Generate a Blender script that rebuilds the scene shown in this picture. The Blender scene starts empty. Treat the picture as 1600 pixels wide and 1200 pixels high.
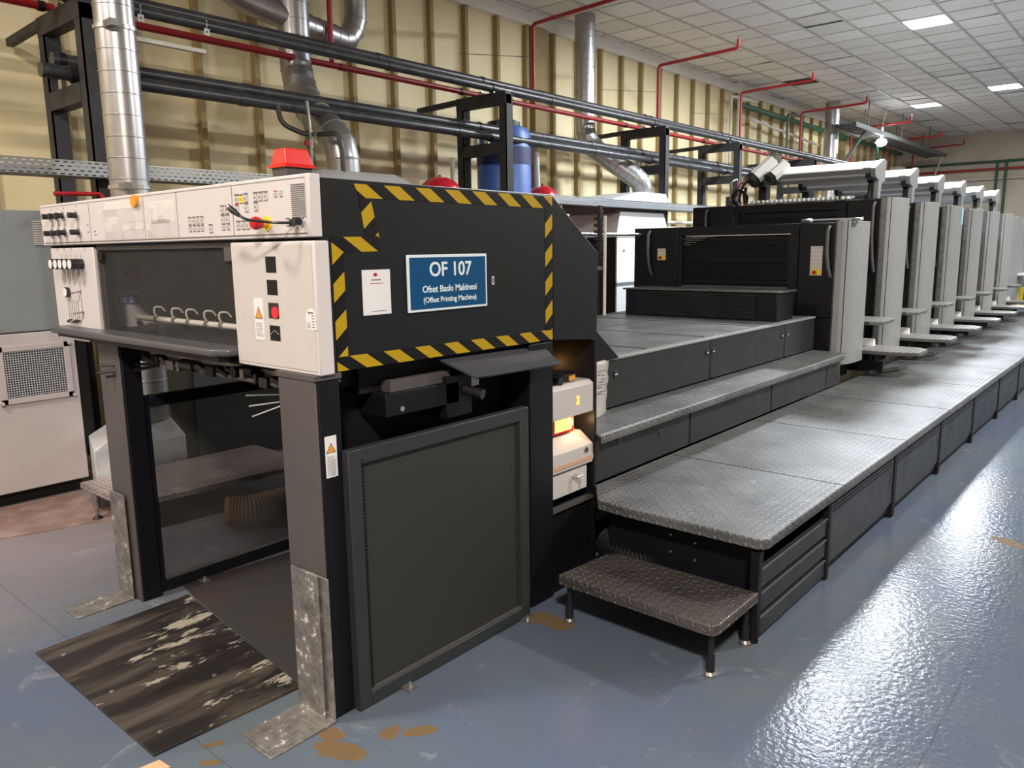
import bpy, bmesh, math, random
from mathutils import Vector, Matrix
random.seed(7)
PI = math.pi
S = bpy.context.scene
COL = S.collection

# ------------------------------------------------------------------ camera
cam_d = bpy.data.cameras.new('camera'); cam = bpy.data.objects.new('camera', cam_d); COL.objects.link(cam)
S.camera = cam
cam_d.sensor_fit = 'HORIZONTAL'; cam_d.sensor_width = 36.0
cam_d.lens = 36.0 * 1215.0 / 1600.0
cam_d.clip_start = 0.05; cam_d.clip_end = 200
_p, _r, _y = math.radians(-9.85), math.radians(-0.75), math.radians(-40.64)
_f = Vector((math.sin(_y)*math.cos(_p), math.cos(_y)*math.cos(_p), math.sin(_p)))
_ri = _f.cross(Vector((0, 0, 1))).normalized(); _u = _ri.cross(_f)
_ri, _u = _ri*math.cos(_r)+_u*math.sin(_r), -_ri*math.sin(_r)+_u*math.cos(_r)
cam.matrix_world = Matrix(((_ri.x, _u.x, -_f.x, 0), (_ri.y, _u.y, -_f.y, 0), (_ri.z, _u.z, -_f.z, 1.6), (0, 0, 0, 1)))

# ------------------------------------------------------------------ world, exposure
S.view_settings.view_transform = 'Standard'; S.view_settings.look = 'None'
S.view_settings.gamma = 1.0; S.view_settings.use_curve_mapping = False
S.view_settings.exposure = 0.74
w = bpy.data.worlds.new('hall_air'); S.world = w; w.use_nodes = True
w.node_tree.nodes['Background'].inputs[0].default_value = (0.55, 0.6, 0.7, 1)
w.node_tree.nodes['Background'].inputs[1].default_value = 0.03
# x, y, watts, colour of the ceiling lamps (all at z 4.85)
WARM = (1.0, 0.89, 0.78); NEUT = (1.0, 0.96, 0.90); COOL = (0.86, 0.93, 1.0)
LAMPS = [(-3.0, 13.62, 240, COOL, 'bright square ceiling panel light nearest the camera, above the middle printing units'),
         (-3.0, 20.2, 280, COOL, 'square ceiling panel light cut by the right edge, farther down the hall'),
         (-4.87, 21.1, 30, COOL, 'dim small ceiling panel light left of the far bright one'),
         (-3.0, 10.4, 230, COOL, 'ceiling panel light above the second tall printing unit'),
         (-3.6, -0.9, 130, WARM, 'ceiling panel light in front of the delivery, above the camera'),
         (1.3, -1.7, 460, WARM, 'ceiling panel light over the aisle behind the camera'),
         (3.2, 20.2, 260, COOL, 'added unseen fill panel light far down the hall on the right'),  # added out of view to brighten the far end of the hall
         (1.4, 7.6, 290, NEUT, 'ceiling panel light over the aisle beside the low printing unit'),
         (1.4, 14.2, 290, NEUT, 'ceiling panel light over the aisle beside the far printing units'),
         (-6.2, -2.5, 90, WARM, 'ceiling panel light behind the camera near the left wall')]

# ------------------------------------------------------------------ node helpers
def mat(name):
    m = bpy.data.materials.new(name); m.use_nodes = True
    nt = m.node_tree; nt.nodes.clear()
    out = nt.nodes.new('ShaderNodeOutputMaterial')
    b = nt.nodes.new('ShaderNodeBsdfPrincipled'); nt.links.new(b.outputs[0], out.inputs[0])
    m['out'] = 1
    return m, nt, b, out
def math_(nt, op, *a, clamp=False):
    n = nt.nodes.new('ShaderNodeMath'); n.operation = op; n.use_clamp = clamp
    for i, v in enumerate(a):
        if isinstance(v, (int, float)): n.inputs[i].default_value = v
        else: nt.links.new(v, n.inputs[i])
    return n.outputs[0]
def pos(nt, obj=False):
    g = nt.nodes.new('ShaderNodeTexCoord').outputs['Object'] if obj else nt.nodes.new('ShaderNodeNewGeometry').outputs['Position']
    s = nt.nodes.new('ShaderNodeSeparateXYZ'); nt.links.new(g, s.inputs[0])
    return g, s.outputs[0], s.outputs[1], s.outputs[2]
def vec(nt, x, y, z=0.0):
    c = nt.nodes.new('ShaderNodeCombineXYZ')
    for i, v in enumerate((x, y, z)):
        if isinstance(v, (int, float)): c.inputs[i].default_value = v
        else: nt.links.new(v, c.inputs[i])
    return c.outputs[0]
def noise(nt, v, scale, detail=3.0, rough=0.55, dist=0.0):
    n = nt.nodes.new('ShaderNodeTexNoise'); n.inputs['Scale'].default_value = scale
    n.inputs['Detail'].default_value = detail; n.inputs['Roughness'].default_value = rough; n.inputs['Distortion'].default_value = dist
    if v is not None: nt.links.new(v, n.inputs['Vector'])
    return n.outputs[0]
def ramp(nt, v, stops):
    n = nt.nodes.new('ShaderNodeValToRGB'); e = n.color_ramp.elements
    while len(e) < len(stops): e.new(0.5)
    for i, (p, c) in enumerate(stops):
        e[i].position = p; e[i].color = (c, c, c, 1) if isinstance(c, (int, float)) else (*c, 1)
    nt.links.new(v, n.inputs[0]); return n.outputs[0]
def mixc(nt, f, a, b):
    n = nt.nodes.new('ShaderNodeMix'); n.data_type = 'RGBA'
    if isinstance(f, (int, float)): n.inputs[0].default_value = f
    else: nt.links.new(f, n.inputs[0])
    for i, v in ((6, a), (7, b)):
        if isinstance(v, tuple): n.inputs[i].default_value = (*v, 1)
        else: nt.links.new(v, n.inputs[i])
    return n.outputs[2]
def bump(nt, b, h, strength=0.3, dist=0.01):
    n = nt.nodes.new('ShaderNodeBump'); n.inputs['Strength'].default_value = strength; n.inputs['Distance'].default_value = dist
    nt.links.new(h, n.inputs['Height']); nt.links.new(n.outputs[0], b.inputs['Normal'])
def setc(nt, b, c):
    if isinstance(c, tuple): b.inputs['Base Color'].default_value = (*c, 1)
    else: nt.links.new(c, b.inputs['Base Color'])
def paint(name, c, rough=0.45, metal=0.0, dirt=0.12, dcol=None, scale=6.0, bmp=0.0, spec=0.5):
    m, nt, b, o = mat(name)
    g, x, y, z = pos(nt)
    n = noise(nt, g, scale, 5.0, 0.6)
    d = dcol or tuple(v*0.55 for v in c)
    f = math_(nt, 'MULTIPLY', ramp(nt, n, [(0.42, 0.0), (0.75, 1.0)]), dirt*3)
    setc(nt, b, mixc(nt, f, c, d))
    b.inputs['Metallic'].default_value = metal
    b.inputs['Specular IOR Level'].default_value = spec
    r = math_(nt, 'ADD', math_(nt, 'MULTIPLY', n, 0.25), rough-0.12)
    nt.links.new(r, b.inputs['Roughness'])
    if bmp: bump(nt, b, noise(nt, g, 120.0, 2.0), bmp, 0.002)
    return m
def glow(name, c, s):
    m, nt, b, o = mat(name); setc(nt, b, c)
    b.inputs['Emission Color'].default_value = (*c, 1); b.inputs['Emission Strength'].default_value = s
    return m
def see_through(name, c, keep, rough=0.4, gloss=0.05):
    """keep = share of light passing straight through (fine mesh, plastic or smoked glass)"""
    m, nt, b, o = mat(name); setc(nt, b, c); b.inputs['Roughness'].default_value = rough
    t = nt.nodes.new('ShaderNodeBsdfTransparent')
    mx = nt.nodes.new('ShaderNodeMixShader')
    if isinstance(keep, (int, float)): mx.inputs[0].default_value = keep
    else: nt.links.new(keep(nt), mx.inputs[0])
    nt.links.new(b.outputs[0], mx.inputs[1]); nt.links.new(t.outputs[0], mx.inputs[2])
    nt.links.new(mx.outputs[0], o.inputs[0])
    return m

# ------------------------------------------------------------------ materials
DARK = paint('dark_grey_paint', (0.0072, 0.0084, 0.0098), 0.48, dirt=0.08, spec=0.22)
SIDEP = paint('base_side_paint', (0.0215, 0.0235, 0.0260), 0.42, dirt=0.10, spec=0.25)
SKIRT = paint('skirt_paint', (0.022, 0.024, 0.027), 0.38, dirt=0.15, spec=0.3)
DARK2 = paint('black_paint', (0.0048, 0.0056, 0.0080), 0.45, dirt=0.08, spec=0.22)
INNER = paint('inner_black', (0.006, 0.006, 0.006), 0.6, dirt=0.05, spec=0.22)
POST = paint('post_grey_paint', (0.066, 0.059, 0.060), 0.5, dirt=0.12)
MIDG = paint('mid_grey_paint', (0.085, 0.089, 0.094), 0.42, dirt=0.1)
COVER = paint('light_grey_cover', (0.225, 0.233, 0.235), 0.45, dirt=0.06, dcol=(0.12, 0.12, 0.12), scale=9)
def cover_mat():
    m, nt, b, o = mat('marked_grey_cover'); g, x, y, z = pos(nt)
    c = mixc(nt, ramp(nt, noise(nt, g, 6.0, 4.0), [(0.45, 0.0), (0.8, 0.3)]), (0.23, 0.238, 0.24), (0.15, 0.15, 0.15))
    s1 = math_(nt, 'GREATER_THAN', noise(nt, g, 13.0, 6.0, 0.7), 0.705)
    c = mixc(nt, math_(nt, 'MULTIPLY', s1, 0.75), c, (0.12, 0.045, 0.035))
    v = vec(nt, math_(nt, 'MULTIPLY', x, 9.0), math_(nt, 'MULTIPLY', y, 9.0), math_(nt, 'MULTIPLY', z, 2.5))
    s2 = math_(nt, 'GREATER_THAN', noise(nt, v, 1.6, 6.0, 0.72), 0.70)
    c = mixc(nt, math_(nt, 'MULTIPLY', s2, 0.7), c, (0.035, 0.045, 0.05))
    setc(nt, b, c); b.inputs['Roughness'].default_value = 0.42
    return m
COVERT = cover_mat()
SCUFF = paint('scuffed_metal', (0.12, 0.12, 0.12), 0.35, metal=0.5, dirt=0.3, dcol=(0.05, 0.05, 0.05), scale=14)
WHITE = paint('white_enamel', (0.53, 0.495, 0.50), 0.4, dirt=0.05, dcol=(0.5, 0.42, 0.38))
CREAMBOX = paint('cream_enamel', (0.48, 0.445, 0.43), 0.45, dirt=0.06)
PINKW = paint('cabinet_white', (0.47, 0.415, 0.415), 0.45, dirt=0.05)
CABGREY = paint('cabinet_grey', (0.20, 0.215, 0.22), 0.42, dirt=0.05)
WHITECAB = paint('clean_white', (0.82, 0.85, 0.85), 0.4, dirt=0.04)
CHROME = paint('bright_steel', (0.62, 0.62, 0.62), 0.25, metal=0.9, dirt=0.1)
STEEL = paint('worn_steel', (0.30, 0.29, 0.28), 0.38, metal=0.7, dirt=0.3, dcol=(0.10, 0.09, 0.08), scale=12)
GALV = paint('galvanised_duct', (0.46, 0.46, 0.47), 0.33, metal=0.85, dirt=0.16, dcol=(0.28, 0.27, 0.27), scale=5)
HOODM = paint('sheet_hood', (0.64, 0.65, 0.66), 0.42, metal=0.35, dirt=0.12, scale=30)
RACK = paint('rack_steel', (0.038, 0.040, 0.045), 0.5, spec=0.25, dirt=0.25, dcol=(0.03, 0.025, 0.025), scale=10)
PIPE = paint('dark_plastic_pipe', (0.030, 0.032, 0.036), 0.32, dirt=0.15, dcol=(0.10, 0.095, 0.09), scale=8)
LAG = paint('grey_lagged_pipe', (0.10, 0.105, 0.11), 0.5, dirt=0.12)
REDP = paint('red_pipe', (0.36, 0.012, 0.018), 0.4, dirt=0.06)
REDV = paint('red_vessel', (0.55, 0.015, 0.03), 0.25, dirt=0.04)
GREENP = paint('green_pipe', (0.025, 0.10, 0.045), 0.5, dirt=0.1)
BLUE = paint('blue_tank', (0.045, 0.13, 0.46), 0.4, dirt=0.04)
NAVY = paint('navy_band', (0.02, 0.03, 0.14), 0.4, dirt=0.04)
BLACKP = paint('black_plastic', (0.012, 0.012, 0.013), 0.35, dirt=0.03)
REDBOX = paint('red_plastic', (0.62, 0.012, 0.008), 0.35, dirt=0.02)
REDBTN = paint('red_button', (0.42, 0.006, 0.012), 0.3, dirt=0.02)
YEL = paint('yellow_plastic', (0.75, 0.55, 0.02), 0.45, dirt=0.03)
ORANGE = paint('orange_plastic', (0.62, 0.26, 0.02), 0.4, dirt=0.03)
ORCH = paint('cardboard', (0.50, 0.30, 0.18), 0.7, dirt=0.1)
PAPER = paint('paper', (0.62, 0.62, 0.63), 0.6, dirt=0.02)
INK = paint('grey_ink', (0.12, 0.12, 0.14), 0.6, dirt=0.0)
LINE = paint('seam_line', (0.16, 0.14, 0.14), 0.6, dirt=0.0)
SIGNB = paint('sign_blue', (0.002, 0.055, 0.15), 0.5, dirt=0.02, spec=0.15)
SIGNW = paint('sign_white', (0.58, 0.66, 0.68), 0.5, dirt=0.0)
LBLUE = paint('label_blue', (0.05, 0.11, 0.36), 0.5, dirt=0.0)
CYAN = paint('cyan_tape', (0.30, 0.62, 0.66), 0.5, dirt=0.0)
TANHOSE = paint('brown_hose', (0.30, 0.17, 0.09), 0.55, dirt=0.15)
WHITETRIM = paint('white_trim', (0.88, 0.85, 0.78), 0.5, dirt=0.04)
PIPEW = paint('pale_pipe', (0.62, 0.60, 0.52), 0.5, dirt=0.12)
CONDUIT = paint('grey_conduit', (0.13, 0.13, 0.125), 0.5, dirt=0.15)
LAMPM = glow('lamp_diffuser', (0.95, 0.98, 1.0), 9.0)
LAMPD = glow('lamp_diffuser_dim', (0.95, 0.98, 1.0), 0.75)
BULB = glow('bulb_glow', (1.0, 1.0, 0.97), 20.0)
AMBER = glow('amber_glow', (1.0, 0.42, 0.06), 1.2)
AMBERW = glow('warm_screen_glow', (1.0, 0.58, 0.14), 1.0)
REDG = glow('red_lens', (0.8, 0.01, 0.02), 0.35)
GLASS = see_through('smoked_window', (0.14, 0.14, 0.135), 0.90, 0.06)
MESH = see_through('fine_guard_mesh', (0.030, 0.030, 0.028), 0.55, 0.5)
MESHN = see_through('fine_guard_mesh_near', (0.027, 0.028, 0.024), 0.16, 0.5)
PLASTIC = see_through('clear_film', (0.78, 0.73, 0.71), 0.60, 0.05)
BAGM = see_through('plastic_bag', (0.55, 0.53, 0.50), 0.25, 0.3)
SMOKE = see_through('dark_cover_sheet', (0.05, 0.05, 0.06), 0.10, 0.15)

def tape_mat(name, kx, ky, kz, period=0.145, off=0.0):
    m, nt, b, o = mat(name); g, x, y, z = pos(nt)
    s = math_(nt, 'ADD', math_(nt, 'ADD', math_(nt, 'MULTIPLY', x, kx), math_(nt, 'MULTIPLY', y, ky)), math_(nt, 'MULTIPLY', z, kz))
    f = math_(nt, 'FRACT', math_(nt, 'ADD', math_(nt, 'DIVIDE', s, period), off+50))
    f = math_(nt, 'LESS_THAN', f, 0.5)
    setc(nt, b, mixc(nt, f, (0.004, 0.004, 0.005), (0.36, 0.235, 0.006)))
    b.inputs['Roughness'].default_value = 0.5; b.inputs['Specular IOR Level'].default_value = 0.2
    return m
TAPE_A = tape_mat('hazard_tape_back', 0, 1, 1.5)
TAPE_B = tape_mat('hazard_tape_forward', 0, -0.85, 1, 0.122)

def plate_mat(name, base=(0.135, 0.137, 0.14), a=0.034, metal=0.45):
    m, nt, b, o = mat(name); g, x, y, z = pos(nt)
    u = math_(nt, 'DIVIDE', math_(nt, 'ADD', math_(nt, 'ADD', x, z), 40.0), a)
    v = math_(nt, 'DIVIDE', math_(nt, 'ADD', math_(nt, 'SUBTRACT', y, z), 40.0), a)
    fu = math_(nt, 'SUBTRACT', math_(nt, 'FRACT', u), 0.5); fv = math_(nt, 'SUBTRACT', math_(nt, 'FRACT', v), 0.5)
    par = math_(nt, 'MODULO', math_(nt, 'ADD', math_(nt, 'FLOOR', u), math_(nt, 'FLOOR', v)), 2.0)
    sgn = math_(nt, 'SUBTRACT', math_(nt, 'MULTIPLY', par, 2.0), 1.0)
    al = math_(nt, 'ADD', fu, math_(nt, 'MULTIPLY', fv, sgn)); pe = math_(nt, 'SUBTRACT', fu, math_(nt, 'MULTIPLY', fv, sgn))
    e = math_(nt, 'ADD', math_(nt, 'POWER', math_(nt, 'DIVIDE', math_(nt, 'ABSOLUTE', al), 0.74), 2.0),
              math_(nt, 'POWER', math_(nt, 'DIVIDE', math_(nt, 'ABSOLUTE', pe), 0.24), 2.0))
    h = math_(nt, 'SUBTRACT', 1.0, e, clamp=True)
    h = math_(nt, 'MINIMUM', math_(nt, 'MULTIPLY', h, 2.2), 1.0)
    n = noise(nt, g, 3.0, 6.0, 0.6)
    dirt = ramp(nt, n, [(0.35, 0.0), (0.65, 1.0)])
    c = mixc(nt, dirt, tuple(k*1.15 for k in base), tuple(k*0.55 for k in base))
    c = mixc(nt, ramp(nt, noise(nt, g, 7.0, 6.0, 0.75), [(0.60, 0.0), (0.70, 0.55)]), c, tuple(min(1, k*2.6) for k in base))
    c = mixc(nt, math_(nt, 'MULTIPLY', h, 0.42), c, tuple(min(1, k*2.8) for k in base))  # lozenge tops paler: worn metal, with bright glints put into the colour too
    setc(nt, b, c); b.inputs['Metallic'].default_value = metal
    nt.links.new(math_(nt, 'SUBTRACT', 0.52, math_(nt, 'MULTIPLY', h, 0.22)), b.inputs['Roughness'])
    bump(nt, b, h, 1.0, 0.004)
    return m
PLATE = plate_mat('diamond_plate')
PLATED = plate_mat('dark_diamond_plate', (0.085, 0.078, 0.075))
def ribbed_mat():
    m, nt, b, o = mat('ribbed_step_plate'); g, x, y, z = pos(nt)
    f = math_(nt, 'FRACT', math_(nt, 'DIVIDE', math_(nt, 'ADD', x, 40.0), 0.048))
    h = math_(nt, 'LESS_THAN', f, 0.22)
    setc(nt, b, mixc(nt, h, (0.40, 0.40, 0.395), (0.17, 0.17, 0.17)))
    b.inputs['Metallic'].default_value = 0.4; b.inputs['Roughness'].default_value = 0.45
    return m
RIBBED = ribbed_mat()

def perforated(name, c, u_ax, v_ax, pu, pv, fu_, fv_, stagger=True, metal=0.6):
    m, nt, b, o = mat(name); g, x, y, z = pos(nt); ax = {'x': x, 'y': y, 'z': z}
    v = math_(nt, 'DIVIDE', math_(nt, 'ADD', ax[v_ax], 40.0), pv)
    sh = math_(nt, 'MULTIPLY', math_(nt, 'MODULO', math_(nt, 'FLOOR', v), 2.0), 0.5 if stagger else 0.0)
    u = math_(nt, 'ADD', math_(nt, 'DIVIDE', math_(nt, 'ADD', ax[u_ax], 40.0), pu), sh)
    a = math_(nt, 'LESS_THAN', math_(nt, 'ABSOLUTE', math_(nt, 'SUBTRACT', math_(nt, 'FRACT', u), 0.5)), fu_/2)
    d = math_(nt, 'LESS_THAN', math_(nt, 'ABSOLUTE', math_(nt, 'SUBTRACT', math_(nt, 'FRACT', v), 0.5)), fv_/2)
    k = math_(nt, 'MULTIPLY', a, d)
    setc(nt, b, c); b.inputs['Metallic'].default_value = metal; b.inputs['Roughness'].default_value = 0.4
    t = nt.nodes.new('ShaderNodeBsdfTransparent'); mx = nt.nodes.new('ShaderNodeMixShader')
    nt.links.new(k, mx.inputs[0]); nt.links.new(b.outputs[0], mx.inputs[1]); nt.links.new(t.outputs[0], mx.inputs[2])
    nt.links.new(mx.outputs[0], o.inputs[0])
    return m
TRAYM = perforated('perforated_tray', (0.36, 0.38, 0.40), 'y', 'z', 0.05, 0.026, 0.55, 0.30)
VENTM = perforated('vent_grille', (0.55, 0.56, 0.58), 'y', 'z', 0.0150, 0.0150, 0.72, 0.72, False, 0.3)

def floor_mat():
    m, nt, b, o = mat('epoxy_floor'); g, x, y, z = pos(nt)
    big = noise(nt, g, 0.9, 4.0, 0.6, 0.4)
    c = mixc(nt, ramp(nt, big, [(0.35, 0.0), (0.65, 1.0)]), (0.074, 0.094, 0.148), (0.088, 0.108, 0.120))
    # worn, paler ground at the far left beside the cabinets
    wl = math_(nt, 'ADD', math_(nt, 'MULTIPLY', x, -1.0), math_(nt, 'MULTIPLY', noise(nt, g, 2.3, 5.0, 0.65), 1.2))
    wl = ramp(nt, math_(nt, 'DIVIDE', math_(nt, 'SUBTRACT', wl, 3.9), 1.4, clamp=True), [(0.0, 0.0), (1.0, 1.0)])
    c = mixc(nt, math_(nt, 'MULTIPLY', wl, 0.75), c, (0.235, 0.198, 0.200))
    # brown bare spots where the paint has come off, each with a shape of its own
    wob = noise(nt, g, 9.0, 4.0, 0.6)
    tot = None
    for (sx, sy, ra, rb, an) in [(-1.80, 1.60, 0.06, 0.03, 0.9), (-1.875, 1.53, 0.028, 0.045, 0.2), (-1.93, 1.36, 0.085, 0.045, 0.5),
                                 (-2.02, 1.40, 0.05, 0.03, 0.1), (-0.585, 4.80, 0.05, 0.10, 0.9), (-2.14, 1.22, 0.03, 0.02, 0.4),
                                 (-2.28, 1.11, 0.045, 0.015, 1.2), (-1.95, 2.50, 0.10, 0.07, 0.2),
                                 (-2.20, 1.06, 0.03, 0.012, 0.7)]:
        dx = math_(nt, 'SUBTRACT', x, sx); dy = math_(nt, 'SUBTRACT', y, sy)
        ca, sa = math.cos(an), math.sin(an)
        p = math_(nt, 'ADD', math_(nt, 'MULTIPLY', dx, ca/ra), math_(nt, 'MULTIPLY', dy, sa/ra))
        q = math_(nt, 'ADD', math_(nt, 'MULTIPLY', dx, -sa/rb), math_(nt, 'MULTIPLY', dy, ca/rb))
        d = math_(nt, 'ADD', math_(nt, 'MULTIPLY', p, p), math_(nt, 'MULTIPLY', q, q))
        d = math_(nt, 'SUBTRACT', d, math_(nt, 'MULTIPLY', math_(nt, 'SUBTRACT', wob, 0.5), 4.0))
        k = math_(nt, 'LESS_THAN', d, 1.0)
        tot = k if tot is None else math_(nt, 'MAXIMUM', tot, k)
    c = mixc(nt, tot, c, (0.125, 0.085, 0.045))
    # pale scuffs and small dark specks
    sc = math_(nt, 'GREATER_THAN', noise(nt, g, 26.0, 3.0, 0.6), 0.735)
    c = mixc(nt, math_(nt, 'MULTIPLY', sc, 0.7), c, (0.05, 0.055, 0.06))
    pale = ramp(nt, noise(nt, g, 5.0, 6.0, 0.7, 1.0), [(0.60, 0.0), (0.72, 1.0)])
    c = mixc(nt, math_(nt, 'MULTIPLY', pale, 0.22), c, (0.42, 0.42, 0.42))
    # slab joints
    j = None
    for ax, v in ((y, 5.245), (y, 1.09), (x, -0.47), (x, -3.95), (y, 11.0)):
        k = math_(nt, 'LESS_THAN', math_(nt, 'ABSOLUTE', math_(nt, 'SUBTRACT', math_(nt, 'ADD', ax, math_(nt, 'MULTIPLY', wob, 0.01)), v+0.005)), 0.0035)
        j = k if j is None else math_(nt, 'MAXIMUM', j, k)
    c = mixc(nt, math_(nt, 'MULTIPLY', j, 0.45), c, (0.05, 0.055, 0.06))
    setc(nt, b, c)
    r = math_(nt, 'ADD', 0.12, math_(nt, 'MULTIPLY', big, 0.12))
    r = math_(nt, 'ADD', r, math_(nt, 'MULTIPLY', wl, 0.3)); r = math_(nt, 'ADD', r, math_(nt, 'MULTIPLY', tot, 0.3))
    nt.links.new(r, b.inputs['Roughness'])
    h = math_(nt, 'ADD', noise(nt, g, 42.0, 2.0, 0.5), math_(nt, 'MULTIPLY', tot, -1.0))
    bump(nt, b, h, 0.45, 0.004); b.inputs['Specular IOR Level'].default_value = 0.07
    return m
FLOORM = floor_mat()

def wall_mat():
    m, nt, b, o = mat('cream_wall_panel'); g, x, y, z = pos(nt)
    n = noise(nt, g, 1.7, 6.0, 0.65, 0.6)
    c = mixc(nt, ramp(nt, n, [(0.40, 0.0), (0.72, 1.0)]), (0.86, 0.74, 0.465), (0.80, 0.67, 0.40))
    p = ramp(nt, noise(nt, g, 3.2, 5.0, 0.7, 1.5), [(0.60, 0.0), (0.66, 1.0)])
    c = mixc(nt, math_(nt, 'MULTIPLY', p, 0.35), c, (0.86, 0.78, 0.58))
    setc(nt, b, c); b.inputs['Roughness'].default_value = 0.6
    return m
WALLM = wall_mat()
RIBM = paint('tan_wall_rib', (0.36, 0.27, 0.12), 0.6, dirt=0.12)
ENDM = paint('end_wall_paint', (0.58, 0.50, 0.40), 0.6, dirt=0.12, scale=1.5)

def ceil_mat():
    m, nt, b, o = mat('ceiling_tile'); g, x, y, z = pos(nt)
    cx = math_(nt, 'FLOOR', math_(nt, 'DIVIDE', math_(nt, 'ADD', x, 60.0-0.018), 0.6))
    cy = math_(nt, 'FLOOR', math_(nt, 'DIVIDE', math_(nt, 'ADD', y, 60.0+0.03), 0.6))
    wn = nt.nodes.new('ShaderNodeTexWhiteNoise'); nt.links.new(vec(nt, cx, cy), wn.inputs['Vector'])
    c = mixc(nt, wn.outputs['Value'], (0.74, 0.715, 0.68), (0.86, 0.835, 0.80))
    n = noise(nt, g, 1.0, 5.0, 0.65)
    c = mixc(nt, ramp(nt, n, [(0.5, 0.0), (0.8, 0.5)]), c, (0.60, 0.55, 0.47))
    setc(nt, b, c); b.inputs['Roughness'].default_value = 0.8
    bump(nt, b, noise(nt, g, 90.0, 3.0), 0.2, 0.002)
    return m
CEILM = ceil_mat()
TBAR = paint('ceiling_bar', (0.55, 0.52, 0.47), 0.45, dirt=0.1)

def steel_plate_mat():
    m, nt, b, o = mat('stained_floor_plate'); g, x, y, z = pos(nt)
    v = vec(nt, math_(nt, 'MULTIPLY', x, 6.5), math_(nt, 'MULTIPLY', y, 1.2), z)
    n = noise(nt, v, 1.5, 7.0, 0.62, 0.35)
    c = ramp(nt, n, [(0.34, (0.009, 0.008, 0.008)), (0.48, (0.018, 0.015, 0.014)), (0.56, (0.050, 0.041, 0.034)), (0.68, (0.075, 0.062, 0.050))])
    v2 = vec(nt, math_(nt, 'MULTIPLY', x, 8.0), math_(nt, 'MULTIPLY', y, 2.6), 3.1)
    k = noise(nt, v2, 1.0, 8.0, 0.72, 0.25)
    far = math_(nt, 'DIVIDE', math_(nt, 'SUBTRACT', y, 1.05), 0.45, clamp=True)
    k = math_(nt, 'ADD', k, math_(nt, 'MULTIPLY', far, 0.10))
    c = mixc(nt, ramp(nt, k, [(0.635, 0.0), (0.655, 1.0)]), c, (0.30, 0.275, 0.225))
    setc(nt, b, c); b.inputs['Roughness'].default_value = 0.42; b.inputs['Metallic'].default_value = 0.1
    bump(nt, b, k, 0.3, 0.004)
    return m
SPLATE = steel_plate_mat()
BROWNPL = paint('rusty_floor_plate', (0.20, 0.125, 0.10), 0.5, dirt=0.25, dcol=(0.34, 0.28, 0.26), scale=7)
def bracket_mat():
    m, nt, b, o = mat('scratched_angle_steel'); g, x, y, z = pos(nt)
    n = noise(nt, g, 22.0, 8.0, 0.72)
    c = ramp(nt, n, [(0.30, (0.09, 0.083, 0.078)), (0.50, (0.20, 0.19, 0.18)), (0.60, (0.25, 0.24, 0.23)), (0.625, (0.75, 0.73, 0.70))])
    setc(nt, b, c); b.inputs['Metallic'].default_value = 0.45; b.inputs['Roughness'].default_value = 0.42
    bump(nt, b, n, 0.2, 0.004)
    return m
ANGLE = bracket_mat()

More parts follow.
